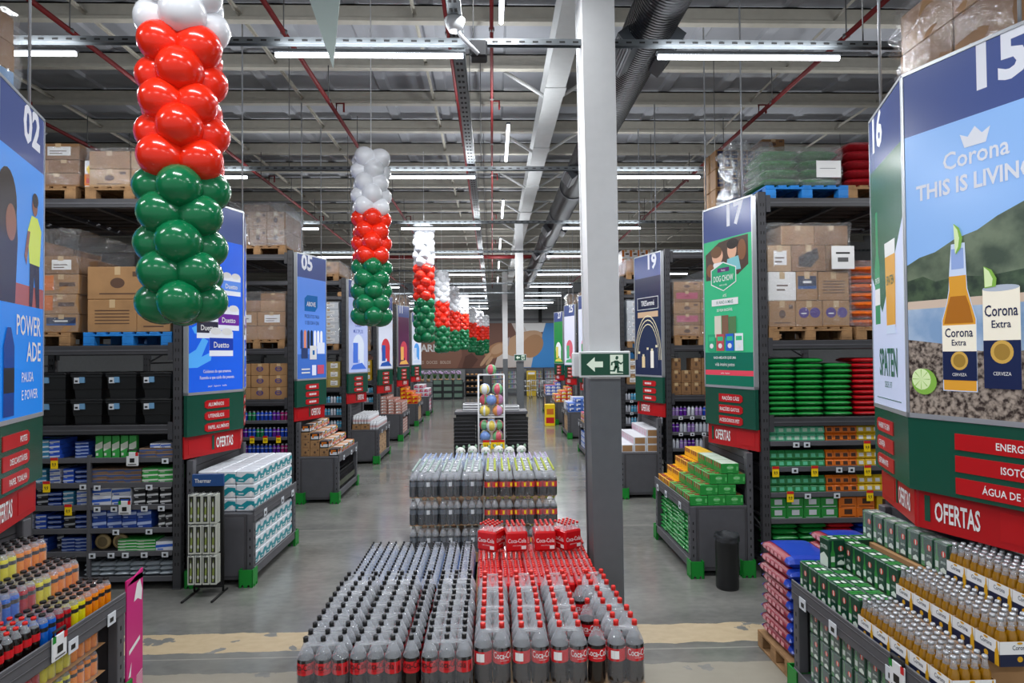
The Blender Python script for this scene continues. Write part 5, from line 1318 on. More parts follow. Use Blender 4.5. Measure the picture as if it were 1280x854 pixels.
for L in range(11):
    for i in range(7):
        if i == 2 and L > 9: continue
        K, nm = (KG1, 'green') if i < 3 else (KR1, 'red')
        K.put((x0+.17+.325*i+random.uniform(-.01,.01), yr+.24, L1+.001+.06*L), random.uniform(-.04,.04), '%s pet food bag on the shelf, pile %s from left, %s up' % (nm, ORD[i+1], ORD[L+1]), 'pet food bags in piles behind the dog food sign')
# ---------------------------------------------------------------- shelving under the racks
def shelf_unit(sd, k, zs, w=BAY-.1, post=None, cards=(), offers=(), lab_='x'):
    x = rack_x(sd, 0); xa, xb_ = (x+.005, x+w) if sd > 0 else (x-w, x-.005)
    t = thing('shelf_unit', lab_, 'shelf', (0,0,0)); y = ry(k)+.02
    MB().box(xa, xb_, y+.58, y+.6, .02, 1.62, M_gondp).build('back_panel', t)
    for z in zs:
        b = MB(); b.cbox(xa, xb_, y, y+.58, z-.03, z, M_gond, .003); b.cbox(xa, xb_, y-.014, y-.001, z-.045, z+.012, M_gond, .004); b.build('shelf_board', t)
    for xx in (xa+.01, xb_-.03)+((post,) if post else ()): MB().cbox(xx-.01, xx+.025, y-.02 if post and xx == post else y+.54, y+.02 if post and xx == post else y+.58, 0, 1.45, M_gond, .003).build('post', t)
    for (d, z) in cards:
        xx = x+sd*d; b = MB(); b.cbox(xx-.035, xx+.035, y-.022, y-.015, z-.06, z-.005, M_price, .002); b.box(xx-.014, xx+.014, y-.0235, y-.022, z-.045, z-.02, M_black); b.build('price_card', t)
    for (d, z) in offers:
        xx = x+sd*d; b = MB(); b.cbox(xx-.038, xx+.038, y-.026, y-.02, z-.09, z+.03, M_yel, .002); b.box(xx-.038, xx+.038, y-.0272, y-.026, z+.0, z+.03, M_red); b.text('9,9', (xx,y-.028,z-.06), (1,0,0), (0,0,1), .05, M_black, 'c', .7, .012); b.build('offer_card', t)
    return t
def fill(K, sd, k, d0, d1, z, step, desc, grp, nz=1, dz=0, yo=.0, jit=.002, rot=0, ny=1, dy=.1):
    x = rack_x(sd, 0); n = int((d1-d0)/step+.01)
    for i in range(n):
        for L in range(nz):
            for j in range(ny):
                d = d0+step*(i+.5)
                K.put((x+sd*d+random.uniform(-jit,jit), ry(k)+.02+yo+dy*j, z+.001+dz*L), rot+random.uniform(-.006,.006), '%s%s%s' % (desc, ', %s in' % ORD[min(i,23)+1] if n > 1 else '', (', %s up' % ORD[L+1]) if nz > 1 else ''), grp)
def pouch(m, l, w=.085, d=.06, h=.085):
    b = MB(); vs_ = []
    for z, sx, sy in ((0,1,.9),(h*.15,1,1),(h*.7,.98,.8),(h*.92,.96,.25),(h,.98,.08)):
        for (a, c) in ((-.5,-.5),(.5,-.5),(.5,.5),(-.5,.5)): vs_.append((a*w*sx, c*d*sy, z))
    b.raw(vs_, [(i*4+k2, i*4+(k2+1)%4, i*4+4+(k2+1)%4, i*4+4+k2) for i in range(4) for k2 in range(4)]+[(3,2,1,0),(16,17,18,19)], m, False)
    b.face([(-w*.3,-d*.5-.001,h*.2),(w*.3,-d*.5-.001,h*.2),(w*.28,-d*.42-.001,h*.62),(-w*.28,-d*.42-.001,h*.62)], l); return b
SZ = [1.495, 1.21, .925, .635]
shelf_unit(1, 0, SZ+[.12], cards=((.3,1.495),(.28,1.21),(.78,1.21),(.92,1.21),(.42,.925),(.75,.925),(.42,1.495)), offers=((1.1,1.47),(.06,1.2),(.5,1.2),(1.1,1.2),(.22,.92),(1.12,.92)), lab_='grey shelving with pouches under the green and red bags behind the dog food sign')
M_mint, M_mint2 = mat('pouch_mint','5fc79a',.35), mat('pouch_leaf','2f8a4c',.35); M_or, M_ye = mat('pouch_orange','e8761c',.35), mat('pouch_yellow','e8c01c',.35)
pl_ = mat('pouch_label','bfe0c8',.4); pd_ = mat('pouch_dark','4a2a18',.4)
P1, P2, P3, P4 = [Kind(tag(pouch(m, l, .088, .07, .092).build('pouch'), 'x', 'pouch')) for m, l in ((M_mint,pl_),(M_mint2,M_mint),(M_or,pd_),(M_ye,M_white))]
for zi, z in enumerate(SZ[:3]):
    nm = ('upper','middle','lower')[zi]
    fill(P1 if zi == 0 else P2, 1, 0, .02, .66, z, .09, '%s pouch on the %s shelf behind the dog food sign' % ('mint' if zi == 0 else 'leaf green', nm), 'pet food pouches behind the dog food sign', 2, .09, .07)
    fill(P3, 1, 0, .66, 1.02, z, .09, 'orange pouch on the %s shelf behind the dog food sign' % nm, 'pet food pouches behind the dog food sign', 2, .09, .07)
    fill(P4, 1, 0, 1.02, 1.4, z, .09, 'yellow pouch on the %s shelf behind the dog food sign' % nm, 'pet food pouches behind the dog food sign', 2, .09, .07)
def lbox(m, l, w, d, h): return box_mesh(w, d, h, m, lambda A, w, h: (A.rect(w*.3,h*.35,w*.75,h*.85,l), A.rect(w*.1,h*.1,w*.9,h*.16,l)), .003)
B1 = Kind(tag(lbox(M_gbox, M_price, .19, .2, .115).build('pet_food_box'), 'x', 'pet food box')); B2 = Kind(tag(lbox(M_or, pd_, .2, .2, .115).build('pet_food_box'), 'x', 'pet food box')); B3 = Kind(tag(lbox(M_ye, pd_, .2, .2, .24).build('pet_food_box'), 'x', 'pet food box'))
fill(B1, 1, 0, .0, .78, .635, .195, 'green box on the bottom board behind the dog food sign', 'boxes on the bottom board', 2, .117, .12); fill(B2, 1, 0, .79, 1.2, .635, .205, 'orange box on the bottom board behind the dog food sign', 'boxes on the bottom board', 2, .117, .12); fill(B3, 1, 0, 1.22, 1.45, .635, .21, 'yellow box on the bottom board behind the dog food sign', 'boxes on the bottom board', 1, 0, .12)
KS = {nm: Kind(tag(gbag(m, l, .29, .42, .065).build('pet_food_bag'), 'x', 'pet food bag')) for nm, m, l in (('green', M_gbag, M_rsack), ('red', mat('bag_bright_red','c8242c',.3), M_bblue), ('blue', M_bblue, M_white))}
for i, nm in enumerate(('green','green','red','blue')):
    for L in range(7): KS[nm].put((x0+.18+.32*i, yr+.25, .122+.066*L), random.uniform(-.06,.06), '%s pet food bag at the foot of the shelving, pile %s, %s up' % (nm, ORD[i+1], ORD[L+1]), 'bags at the foot of the shelving')
# --- rack 03 (left)
k = 0; x0 = rack_x(-1, 0)
load(x0-.5, yr+.6, L3, .9, 1.05, [(.2,[(1,c3,'small'),(1,c1,'label')]),(.2,[(1,c1,None),(1,c3,'label')])], 'low wrapped cartons on top behind the balloons, right of two', M_stretch, seed=8)
one('bottle_print_box', box_mesh(.12,.2,.3,M_white,lambda A,w,h:(A.rect(0,.02,w,.15,M_orange),A.ell(w*.5,.2,.04,.05,M_yel),A.rect(.02,.05,.1,.1,M_red)),.004), 'white and orange printed box beside the top cartons behind the balloons', 'box', (x0-.95, yr+.2, L3+.146))
load(x0-1.55, yr+.6, L3, 1.0, 1.05, [(.15,[(1,c1,None),(1,c2,None)]),(.15,[(1,c2,None),(1,c1,None),(1,c2,None)]),(.18,[(.7,c1,None),(.6,c2,'label')])], 'low wrapped cartons on top beside the sports drink sign', M_stretch, seed=9, film_h=.42)
load(x0-.5, yr+.58, L2, .9, 1.05, [(.36,[(1.3,c1,'lines'),(.9,c1,'small')]),(.36,[(1.3,c1,'small'),(.5,None,None)])], 'big brown cartons on the blue pallet behind the balloons', None, pal='blue', seed=11)
load(x0-1.6, yr+.6, L2, 1.1, 1.05, [(.2,[(1,M_stretch,None),(1,c3,None),(1,c1,'blue')]),(.22,[(1,c1,None),(.8,c3,'blue'),(1,c1,'orange')]),(.22,[(1,c1,'lines'),(.8,c1,None),(1,c1,'orange')]),(.2,[(1,c2,None),(1,c1,'small'),(1.1,c2,'label')]),(.16,[(1,c1,'small'),(.7,c2,None),(.9,None,None)]),(.1,[(1,c2,None),(1,None,None),(1,None,None)])], 'leaning mixed cartons in torn wrap beside the sports drink sign', M_stretch, seed=12, amp=.03)
M_tub = mat('tub_black', '17181a', .35); M_tl = mat('tub_label', '6fa0c8', .4)
def tub():
    t = thing('storage_tub', 'x', 'storage tub'); b = MB(); w, d, h = .33, .45, .285
    P = lambda z, q: [(-w/2*q,-d/2*q,z),(w/2*q,-d/2*q,z),(w/2*q,d/2*q,z),(-w/2*q,d/2*q,z)]
    vs_ = P(0,.82)+P(h*.35,.86)+P(h*.36,.9)+P(h*.82,.96)+P(h*.83,1.0)+P(h*.9,1.0)
    b.raw(vs_, [(3,2,1,0)]+[(i*4+q,i*4+(q+1)%4,i*4+4+(q+1)%4,i*4+4+q) for i in range(5) for q in range(4)], M_tub); b.build('tub_body', t)
    l = MB(); l.cbox(-w/2-.006,w/2+.006,-d/2-.006,d/2+.006,h*.9,h*.97,M_tub,.008); l.cbox(-w/2+.03,w/2-.03,-d/2+.03,d/2-.03,h*.97,h,M_tub,.008); l.build('lid', t)
    s = MB(); s.box(-.13,-.075,-d/2*.98-.004,-d/2*.98+.01,h*.58,h*.8,M_price); s.box(-.075,-.02,-d/2*.98-.004,-d/2*.98+.01,h*.6,h*.82,M_tl); s.box(-.12,-.09,-d/2*.98-.005,-d/2*.98-.004,h*.63,h*.7,M_black); s.build('sticker', t)
    return Kind(t)
TB = tub()
for i in range(6):
    for L in range(2): TB.put((x0-.2-.375*i, yr+.27, L1+.001+.287*L), random.uniform(-.03,.03), 'black lidded storage tub behind the left signs, %s row, %s from the balloon side' % (('lower','upper')[L], ORD[i+1]), 'black storage tubs')
SL = [1.41, 1.142, .902, .653, .405, .131]
pp = rack_x(-1, 0)-.9
shelf_unit(-1, 0, SL, post=pp, cards=((.08,1.41),(.25,1.13),(.8,1.13),(.12,.9),(.3,.9),(.62,.9),(.8,.9),(.25,.653),(.6,.653),(.08,.405),(.3,.405),(.5,.405),(.65,.405),(.85,.405),(.35,.131),(.95,1.142)), offers=((1.25,1.4),(1.33,1.15),(1.1,.9)), lab_='grey shelving with kitchen goods beside the sports drink sign')
price_holder(rack_x(-1,0)-.42, yr-.0, 1.42, 0, 'white price holder on the top board beside the sports drink sign'); price_holder(rack_x(-1,0)-.5, yr-.0, .9, 0, 'white price holder on the black boxes row beside the sports drink sign')
for o in C.objects:
    if o.name.startswith('price_holder') and o.parent is None and abs(o.location.y-yr) < .01: o.rotation_euler = (0,0,0); o.location.y = yr-.006
def roll(m, m2, w=.2, r=.022):
    b = MB(); b.lathe([(r,0,m),(r,w*.3,m2),(r,w*.7,m),(r,w,m)], 10); b.v = [(p[2]-w/2, p[1], p[0]+r) for p in b.v]; b.lathe([(r*.5,-.0,M_card3),(r*.5,.001,M_card3)],8); return b
cols_ = {'blue': ('2f5fd8','dfe6f6'), 'white': ('dfe3ee','2a5fc8'), 'green': ('39a84a','e6efe0'), 'black': ('1d1e22','c9ccd0'), 'teal': ('3f8fb8','e6eef4'), 'brown': ('8a6f5a','3f5f9a'), 'navy': ('2448a0','aebfe6')}
def sbox(nm, w, d, h):
    a, b = cols_[nm]; A_, B_ = mat('shelf_'+nm, a, .4), mat('shelf_'+nm+'2', b, .4)
    return Kind(tag(box_mesh(w, d, h, A_, lambda A, w, h: (A.poly([(0,h*.3),(w,h*.45),(w,h*.75),(0,h*.6)], B_), A.rect(w*.1,h*.1,w*.4,h*.22,B_)), .003).build('shelf_box'), 'x', 'box'))
S1 = sbox('blue',.11,.3,.05); S2 = sbox('white',.11,.3,.05); S3 = sbox('teal',.11,.3,.05); S4 = sbox('green',.075,.06,.24); S5 = sbox('black',.12,.25,.07); S6 = sbox('white',.2,.2,.1); S7 = sbox('navy',.15,.2,.1); S8 = sbox('brown',.18,.25,.05); S9 = sbox('navy',.14,.3,.035); S10 = sbox('black',.07,.1,.08)
g3 = 'kitchen goods on the shelving beside the sports drink sign'
D = lambda s, r: '%s, %s board beside the sports drink sign' % (s, r)
fill(S8, -1, 0, .02, .4, 1.41, .185, D('brown printed box','top'), g3, 2, .052, .16); fill(S2, -1, 0, .04, .3, 1.41+.104, .115, D('white printed box on brown ones','top'), g3, 1, .0, .18)
fill(S4, -1, 0, .42, .88, 1.41, .09, D('tall green box','top'), g3, 1, 0, .08, rot=.05); fill(S9, -1, 0, .92, 1.2, 1.41, .145, D('flat navy box','top'), g3, 5, .036, .18)
for i, K in enumerate((S1,S3,S1,S2,S1,S3,S1,S2,S1)): fill(K, -1, 0, 1.22+.115*i, 1.22+.115*(i+1), 1.41, .115, D('%s wrap box, column %s' % (('blue','teal','blue','white','blue','teal','blue','white','blue')[i], ORD[i+1]),'top'), g3, 4, .052, .17)
fill(S8, -1, 0, .36, .9, 1.142, .18, D('brown foil box','second'), g3, 3, .052, .15); fill(sbox('green',.17,.25,.05), -1, 0, .0, .35, 1.142, .175, D('green foil box','second'), g3, 3, .052, .15)
fill(S6, -1, 0, .46, .88, .902, .21, D('white cup box','third'), g3, 2, .102, .12); fill(S5, -1, 0, .02, .44, .902, .14, D('black cup box','third'), g3, 3, .072, .14)
fill(S7, -1, 0, .24, .88, .653, .16, D('navy box','fourth'), g3, 2, .102, .12); fill(S10, -1, 0, .02, .23, .653, .075, D('small black jar box','fourth'), g3, 2, .083, .07)
for zi, z in enumerate((1.142, .902, .653)):
    for i in range(9): fill((S9,S1,S2,S3,S9,S5)[(i+zi*2) % 6], -1, 0, .93+.145*i, .93+.145*(i+1), z, .145, D('blue and white cup sleeve, column %s' % ORD[i+1], ('second','third','fourth')[zi]), g3, 3, .072 if (i+zi*2) % 6 == 5 else .052, .2)
def tray_mesh(r, m, m2):
    b = MB(); b.lathe([(r*.85,0,m),(r,.02,m),(r*1.0,.03,m)], 20); b.lathe([(r*.6,.031,m2),(r*.5,.034,m2)], 16)
    b.v = [(p[0], p[2]-.03, p[1]+r) for p in b.v]; b.v = [(p[0], p[1]*-1-.0, p[2]) for p in b.v]; b.v = [(p[0], -p[1], p[2]) for p in b.v]; return b
def dish():
    b = MB(); r = .088; m, m2 = mat('dish_tan','b8a070',.4), mat('dish_food','7a6a4a',.5)
    b.lathe([(r,0,m),(r*.9,-.02,m),(r*.62,-.022,m2),(r*.1,-.024,m2)], 22); b.v = [(p[0], p[2], p[1]+r) for p in b.v]; return b
DI = Kind(tag(dish().build('baking_dish'), 'x', 'baking dish'))
for i in range(2): DI.put((rack_x(-1,0)-.8+.19*i, yr+.12, .406), 0, 'round tan baking dish standing on the fifth board, %s of two' % ('left','right')[i], 'round baking dishes')
KW = sbox('green',.2,.2,.03); fill(KW, -1, 0, .2, .6, .405, .2, D('flat green and white pack','fifth'), g3, 4, .032, .12); fill(S6, -1, 0, .0, .2, .405, .2, D('white box','fifth'), g3, 1, 0, .12)
for i in range(9): fill((S9,S9,S10)[i % 3], -1, 0, .93+.145*i, .93+.145*(i+1), .405, .145, D('dark small pack, column %s' % ORD[i+1],'fifth'), g3, 2 if i % 3 == 2 else 4, .082 if i % 3 == 2 else .037, .2)
M_cl = mat('clear_bag', 'aab4bc', .2, bump=.8, bscale=20)
KB2 = Kind(tag(gbag(M_cl, M_black, .15, .34, .049).build('cutlery_bag'), 'x', 'bag'))
fill(KB2, -1, 0, .02, 1.0, .131, .16, D('clear bag of white cutlery','bottom'), g3, 3, .05, .2, rot=.1)
# ---------------------------------------------------------------- racks further down both aisles
M_can = {n: mat('can_'+n, h, .25, .3) for n, h in (('blue','2450c8'),('purple','6a2aa8'),('green','1f8a5a'),('magenta','b02a7a'),('cyan','5fb8e0'),('pale','dfe4f0'),('lilac','b090d8'))}
def can_k(nm):
    b = MB(); r, h = .03, .165; m = M_can[nm]
    b.lathe([(r*.95,0,M_alu),(r,.006,m),(r,h*.55,M_can['pale']),(r,h*.62,m),(r,h*.82,m),(r*.6,h*.87,M_can['pale']),(r*.58,h,M_can['pale'])], 10); return Kind(tag(b.build('spray_can'), 'x', 'spray can'))
CAN = {n: can_k(n) for n in M_can}
SZ2 = [1.41, 1.13, .85, .57, .29]
for sd, k, seqs, d1 in ((-1,1,('magenta purple blue blue green blue'.split(), 'blue purple blue green blue purple'.split(), 'magenta purple blue blue blue purple'.split()), 1.1), (1,1,('lilac purple pale lilac blue pale'.split(),'purple pale lilac pale pale purple'.split(),'pale lilac purple pale lilac pale'.split()), 1.0), (-1,2,('cyan pale cyan cyan pale cyan'.split(),)*3, .9), (1,2,('pale cyan pale blue pale cyan'.split(),)*3, .9), (-1,3,('cyan pale green pale cyan pale'.split(),)*2, .8), (1,3,('lilac pale blue pale'.split(),)*2, .6)):
    no = SG[(sd,k)]
    shelf_unit(sd, k, SZ2, cards=tuple((.15+.2*i, z) for z in (SZ2[0], SZ2[1]) for i in range(4)) if sd > 0 else (), offers=tuple((.15+.22*i, SZ2[1]-.0) for i in range(3)) if (sd,k) == (-1,1) else (), lab_='grey shelving full of small goods behind %s' % no)
    for zi, seq in enumerate(seqs):
        x = rack_x(sd, 0)
        for i in range(int(d1/.068)):
            CAN[seq[(i//2) % len(seq)]].put((x+sd*(.04+.068*i), ry(k)+.07, SZ2[zi]+.001), 0, '%s bottle on board %s behind %s, %s from the aisle' % (seq[(i//2)%len(seq)], ORD[zi+1], no, ORD[i+1]), 'small bottles behind %s' % no)
lc = lambda n, k='small', m=M_card: [(1,m,k)]*n
load(rack_x(-1,0)-.52, ry(1)+.58, L3, .9, 1.0, [(.3,lc(3)),(.3,lc(3)),(.12,[(.5,None,None),(1,c2,None),(.6,None,None)])], 'tall silver-wrapped cartons on top behind the deodorant sign', M_silver, seed=21)
load(rack_x(-1,0)-1.55, ry(1)+.58, L3, .95, 1.0, [(.3,lc(2)),(.3,lc(2))], 'silver wrapped cases on top, left pair behind the deodorant sign', M_silver, seed=22)
load(rack_x(-1,0)-.53, ry(1)+.58, L2, .95, 1.0, [(.24,lc(2,None)),(.24,lc(2,'label')),(.2,[(1,c2,None),(.8,c1,None)]),(.12,[(1,None,None),(.8,c2,None)])], 'wrapped cartons with a white label behind the deodorant sign', M_stretch, seed=23)
load(rack_x(-1,0)-1.6, ry(1)+.58, L2, .95, 1.0, [(.28,lc(3)),(.28,lc(3)),(.28,lc(3,None,M_price))], 'film wrapped pale cases deep behind the deodorant sign', M_silver, seed=24)
KC = Kind(tag(carton_mesh(.3,.36,.2,M_card,ink('logo')).build('carton'), 'x', 'carton'))
for i in range(4):
    for L in range(3): KC.put((rack_x(-1,0)-.17-.31*i, ry(1)+.24, L1+.001+.203*L), random.uniform(-.02,.02), 'brown carton with a violet emblem behind the deodorant sign, %s row, %s from the aisle' % (('lowest','middle','top')[L], ORD[i+1]), 'cartons with violet emblems')
load(rack_x(1,0)+.55, ry(1)+.58, L2, .95, 1.0, [(.2,lc(2)),(.2,lc(2,'pink',c2)),(.2,lc(2)),(.2,lc(2,'pink',c2)),(.16,lc(2))], 'tall brown cartons with pink print behind the shampoo sign', M_stretch, seed=31)
load(rack_x(1,0)+1.6, ry(1)+.58, L2, .95, 1.0, [(.25,lc(2)),(.25,lc(2)),(.25,lc(2))], 'brown cartons deep behind the shampoo sign', M_stretch, seed=32)
KC2 = Kind(tag(carton_mesh(.17,.3,.21,M_card2,ink('small')).build('carton'), 'x', 'carton'))
for i in range(6):
    for L in range((3,2,3,3,3,3)[i]): KC2.put((rack_x(1,0)+.1+.178*i, ry(1)+.22, L1+.001+.213*L), random.uniform(-.03,.03), 'small brown carton behind the shampoo sign, %s row, %s from the aisle' % (('lowest','middle','top')[L], ORD[i+1]), 'small cartons behind the shampoo sign')
for sd in (1,-1):
    for k in (2,3,4,5):
        no = SG[(sd,k)]; x = rack_x(sd,0)
        pale = (sd, k) in ((-1,2),(1,2))
        load(x+sd*.55, ry(k)+.58, L2, .95, 1.0, [(.16,lc(2,'label' if pale else 'small',M_price if pale else M_card))]*(6 if pale else 4), '%s cases, second level, behind %s' % ('pale striped' if pale else 'brown', no), M_silver if k % 2 else M_stretch, seed=40+k)
        load(x+sd*.55, ry(k)+.58, L3, .95, 1.0, [(.3,lc(2)),(.3,lc(2))][:1+(k % 2)], '%s wrapped load on top behind %s' % ('tall' if k % 2 else 'low', no), M_silver if k % 2 else M_stretch, seed=50+k)
        load(x+sd*.5, ry(k)+.5, L1+.001, .9, .8, [(.2,lc(3,'label', {(-1,2): mat('jar_yellow','b9a35a',.4), (-1,3): mat('carton_yellow','d0a418',.5)}.get((sd,k), M_card)))]*3, '%s cases on the first level behind %s' % ({(-1,2):'yellowish', (-1,3):'bright yellow'}.get((sd,k),'brown'), no), None, pal=None, seed=60+k)
load(rack_x(1,0)+.6, ry(2)+1.38, L3+.001, .8, .44, [(.22,lc(4,'orange',M_white))]*4, 'red and white checkered packs piled above the pale-blue sign', None, pal=None, seed=71)
# near racks: wrapped loads on top of both
load(rack_x(1,0)+.55, ry(-1)+.95, L3, 1.1, 1.1, [(.33,[(1.6,c2,'label')]),(.3,[(1,c1,None),(1,c2,None)])], 'big brown carton in crumpled film above the beach beer sign', M_stretch, seed=81, amp=.05)
load(rack_x(-1,0)-.485, ry(-1)+1.05, L3, .93, 1.1, [(.22,lc(3,None,mat('water_case','7fa8d8',.3))),(.2,lc(2,None,c1)),(.2,lc(2,None,c1))], 'blue cases and cartons wrapped above the sports drink sign', M_stretch, seed=82)
for sd in (1,-1):
    load(rack_x(sd,0)+sd*.6, ry(-1)+.9, L2, .95, 1.1, [(.3,lc(3)),(.3,lc(3))], 'brown cartons on the second level behind %s' % SG[(sd,-1)], M_stretch, seed=83)
# ---------------------------------------------------------------- goods on the displays further down
def steps(sd, k, K_list, dims, tiers, desc, z0=DK, y_off=.16, skip=0):
    """boxes in rising steps away from the aisle: tiers = layers in each column counted from the aisle"""
    w, d, h = dims; no = SG[(sd,k)]; ny = int((LEN-.31)/w)
    for c, nl in enumerate(tiers):
        for L in range(nl):
            for j in range(ny):
                K = K_list[(j*len(K_list))//ny] if len(K_list) > 1 else K_list[0]
                K.put((XG[sd]+sd*(.03+d/2+c*(d+.004)), ry(k)+y_off+w*(j+.5), z0+.001+L*(h+.001)), (-PI/2 if sd > 0 else PI/2)+random.uniform(-.02,.02), '%s under %s, row %s, layer %s, %s from near' % (desc, no, ORD[c+1], ORD[L+1], ORD[j+1]), '%s under %s' % (desc, no))
def gbox(nm, base, fn, w, d, h, side=None, top=None):
    return Kind(tag(box_mesh(w-.006, d-.004, h, base, fn, .004, top=top, fn_side=side or fn).build(nm), 'x', nm.replace('_', ' ')))
def band(a, b_=M_white):
    def f(A, w, h): A.rect(w*.08,h*.15,w*.92,h*.55,a); A.rect(w*.2,h*.65,w*.8,h*.85,b_); A.ell(w*.3,h*.5,w*.12,h*.2,b_)
    return f
M_pk = mat('box_pink', 'd05a8a', .4); M_pw = mat('box_white', 'dfe2e8', .4); M_cb = mat('box_brownpink', 'a06a5c', .5); M_dkb = mat('box_black', '1c1c20', .35)
# sign 05: wine-like cartons in four steps over brown cartons
kc = gbox('carton', M_card, ink('small'), .28, .155, .135, side=ink('small'))
steps(-1, 1, [kc], (.28,.155,.135), (0,1,2,3), 'brown base carton')
k1 = gbox('drink_carton', M_pw, band(M_orange, M_dkb), .133, .15, .12, side=band(M_dkb, M_dkb), top=mat('top_cream','d8cabb',.5)); k2 = gbox('drink_carton', mat('box_dark_wine','3a2c34',.4), band(M_pk, M_yel), .133, .15, .12, top=mat('top_orange','d8853a',.5)); k3 = gbox('drink_carton', M_dkb, band(M_pw, M_orange), .133, .15, .12)
for c in range(4):
    for j in range(10):
        K = k3 if j < 2 else (k1 if j % 3 else k2)
        K.put((XG[-1]-(.03+.078+.159*c), ry(1)+.16+.133*(j+.5), DK+.002+.137*c), PI/2, '%s drink carton under the deodorant sign, step %s, %s from near end' % ('black' if j < 2 else 'orange and white' if j % 3 else 'dark and pink', ORD[c+1], ORD[j+1]), 'drink cartons under the deodorant sign')
M_wine = mat('wine_dark', '131317', .12, spec=.7)
wb = bottle_mesh(.3, .036, M_wine, 1.0, mat('wine_cap','2c2c2e',.4), mat('wine_label','5a5f52',.5), (.2,.5), glass=M_wine, seg=10, shoulder=.6, neck=.38)
KW_ = Kind(tag(put('wine_bottle', wb), 'x', 'bottle'))
for c in range(2):
    for j in range(18): KW_.put((XG[-1]-.06-.09*c, ry(1)+.2+.073*j, .181), random.uniform(0,6), 'dark bottle on the low shelf under the deodorant sign, %s row, %s from near end' % (('front','back')[c], ORD[j+1]), 'dark bottles under the deodorant sign')
# sign 07: white bottles on trays
kc7 = gbox('carton', M_card, ink('small'), .25, .2, .13, side=ink('small')); steps(-1, 2, [kc7], (.25,.2,.13), (0,1,1), 'brown carton')
wbm = bottle_mesh(.2, .03, mat('white_bottle','e4e6ea',.35), 1, M_fix, mat('white_bottle_label','d8b8b8',.4), (.25,.5), glass=mat('white_bottle','e4e6ea',.35), seg=10, shoulder=.66, neck=.5)
KWB = Kind(tag(put('white_bottle', wbm), 'x', 'bottle'))
for c in range(9):
    for j in range(19):
        KWB.put((XG[-1]-.07-.066*c, ry(2)+.18+.07*j, DK+.001+(.132 if c > 2 else 0)), 0, 'white bottle under the cleaning sign, row %s from the aisle, %s from near end' % (ORD[c+1], ORD[j+1]), 'white bottles under the cleaning sign')
kcb = gbox('carton', M_card3, ink('small'), .36, .4, .25); steps(-1, 2, [kcb], (.36,.4,.25), (2,), 'big brown carton', z0=.181)
# sign 09: brown-pink boxes
k9 = gbox('food_carton', M_cb, band(mat('pink_pale','d8a89c',.5)), .24, .21, .085, side=band(mat('pink_pale','d8a89c',.5))); steps(-1, 3, [k9], (.24,.21,.085), (4,5,6), 'brown and pink carton'); steps(-1, 3, [k9], (.24,.21,.085), (5,), 'low brown and pink carton', z0=.181)
# sign 11: orange and red
k11a = gbox('snack_box', M_or, band(M_red, M_yel), .2, .2, .14); k11b = gbox('snack_box', M_red, band(M_yel), .2, .2, .14); steps(-1, 4, [k11a, k11b, k11a], (.2,.2,.14), (2,3,4), 'orange and red snack box'); steps(-1, 4, [kcb], (.36,.4,.25), (2,), 'big pale carton', z0=.181)
k13 = gbox('grey_box', M_pw, band(M_pk, M_red), .2, .2, .16); steps(-1, 5, [k13], (.2,.2,.16), (2,3,3), 'white and pink box'); steps(-1, 5, [k13], (.2,.2,.16), (3,), 'low white and pink box', z0=.181)
# sign 19: pink and white boxes with brown cartons at the back
k19 = gbox('cosmetic_box', M_pw, lambda A, w, h: [A.rect(w*(.06+.16*i),h*.08,w*(.17+.16*i),h*.6,(M_pk, M_pw)[i % 2]) or A.rect(w*(.06+.16*i),h*.62,w*(.17+.16*i),h*.95,mat('box_pale_pink','e6c8d2',.4)) for i in range(6)], .2, .22, .13, side=lambda A, w, h: A.rect(w*.1,h*.1,w*.9,h*.9,M_card))
steps(1, 1, [k19], (.2,.22,.13), (1,2,3), 'pink and white box'); steps(1, 1, [kcb], (.36,.4,.25), (2,), 'big carton low', z0=.181)
kdk = gbox('dark_box', mat('box_teal_dark','2a4a4e',.4), band(M_pw), .2, .18, .1)
for i, (sd, k, a, b_, tl) in enumerate(((1,2,('3f6fc8','c84a6a'),('e0e4ee','d8b040'),(2,3,3)), (1,3,('5f86d8','e0e4f0'),('2a4f9a','d8dfe8'),(2,3,3)), (1,4,('d83a34','e0b030'),('f0d040','c8202a'),(2,3,4)), (1,5,('3a5fc0','d83a34'),('e8e8ee','e0c040'),(3,3,4)))):
    Ks = [gbox('grocery_box', mat('grocery_'+h1, h1, .4), band(mat('grocery_'+h2, h2, .4)), .2, .2, .13) for h1, h2 in zip(a, b_)]
    steps(sd, k, Ks, (.2,.2,.13), tl, ('blue and red box','blue and white box','red and yellow box','blue and red pack')[i]); steps(sd, k, [kcb] if k % 2 else [Ks[0]], (.36,.4,.25) if k % 2 else (.2,.2,.13), (2,) if k % 2 else (3,), ('low blue box','big low carton','low red box','big lower carton')[i], z0=.181)
one('yellow_stand', box_mesh(.34,.3,.75,M_yel,lambda A,w,h:(A.rect(.03,.1,w-.03,.3,M_red),A.rect(.05,.4,w-.05,.6,M_orange)),.01), 'yellow cardboard stand at the foot of the display under the pale lilac sign', 'display stand', (1.98, ry(4)-.25, 0))
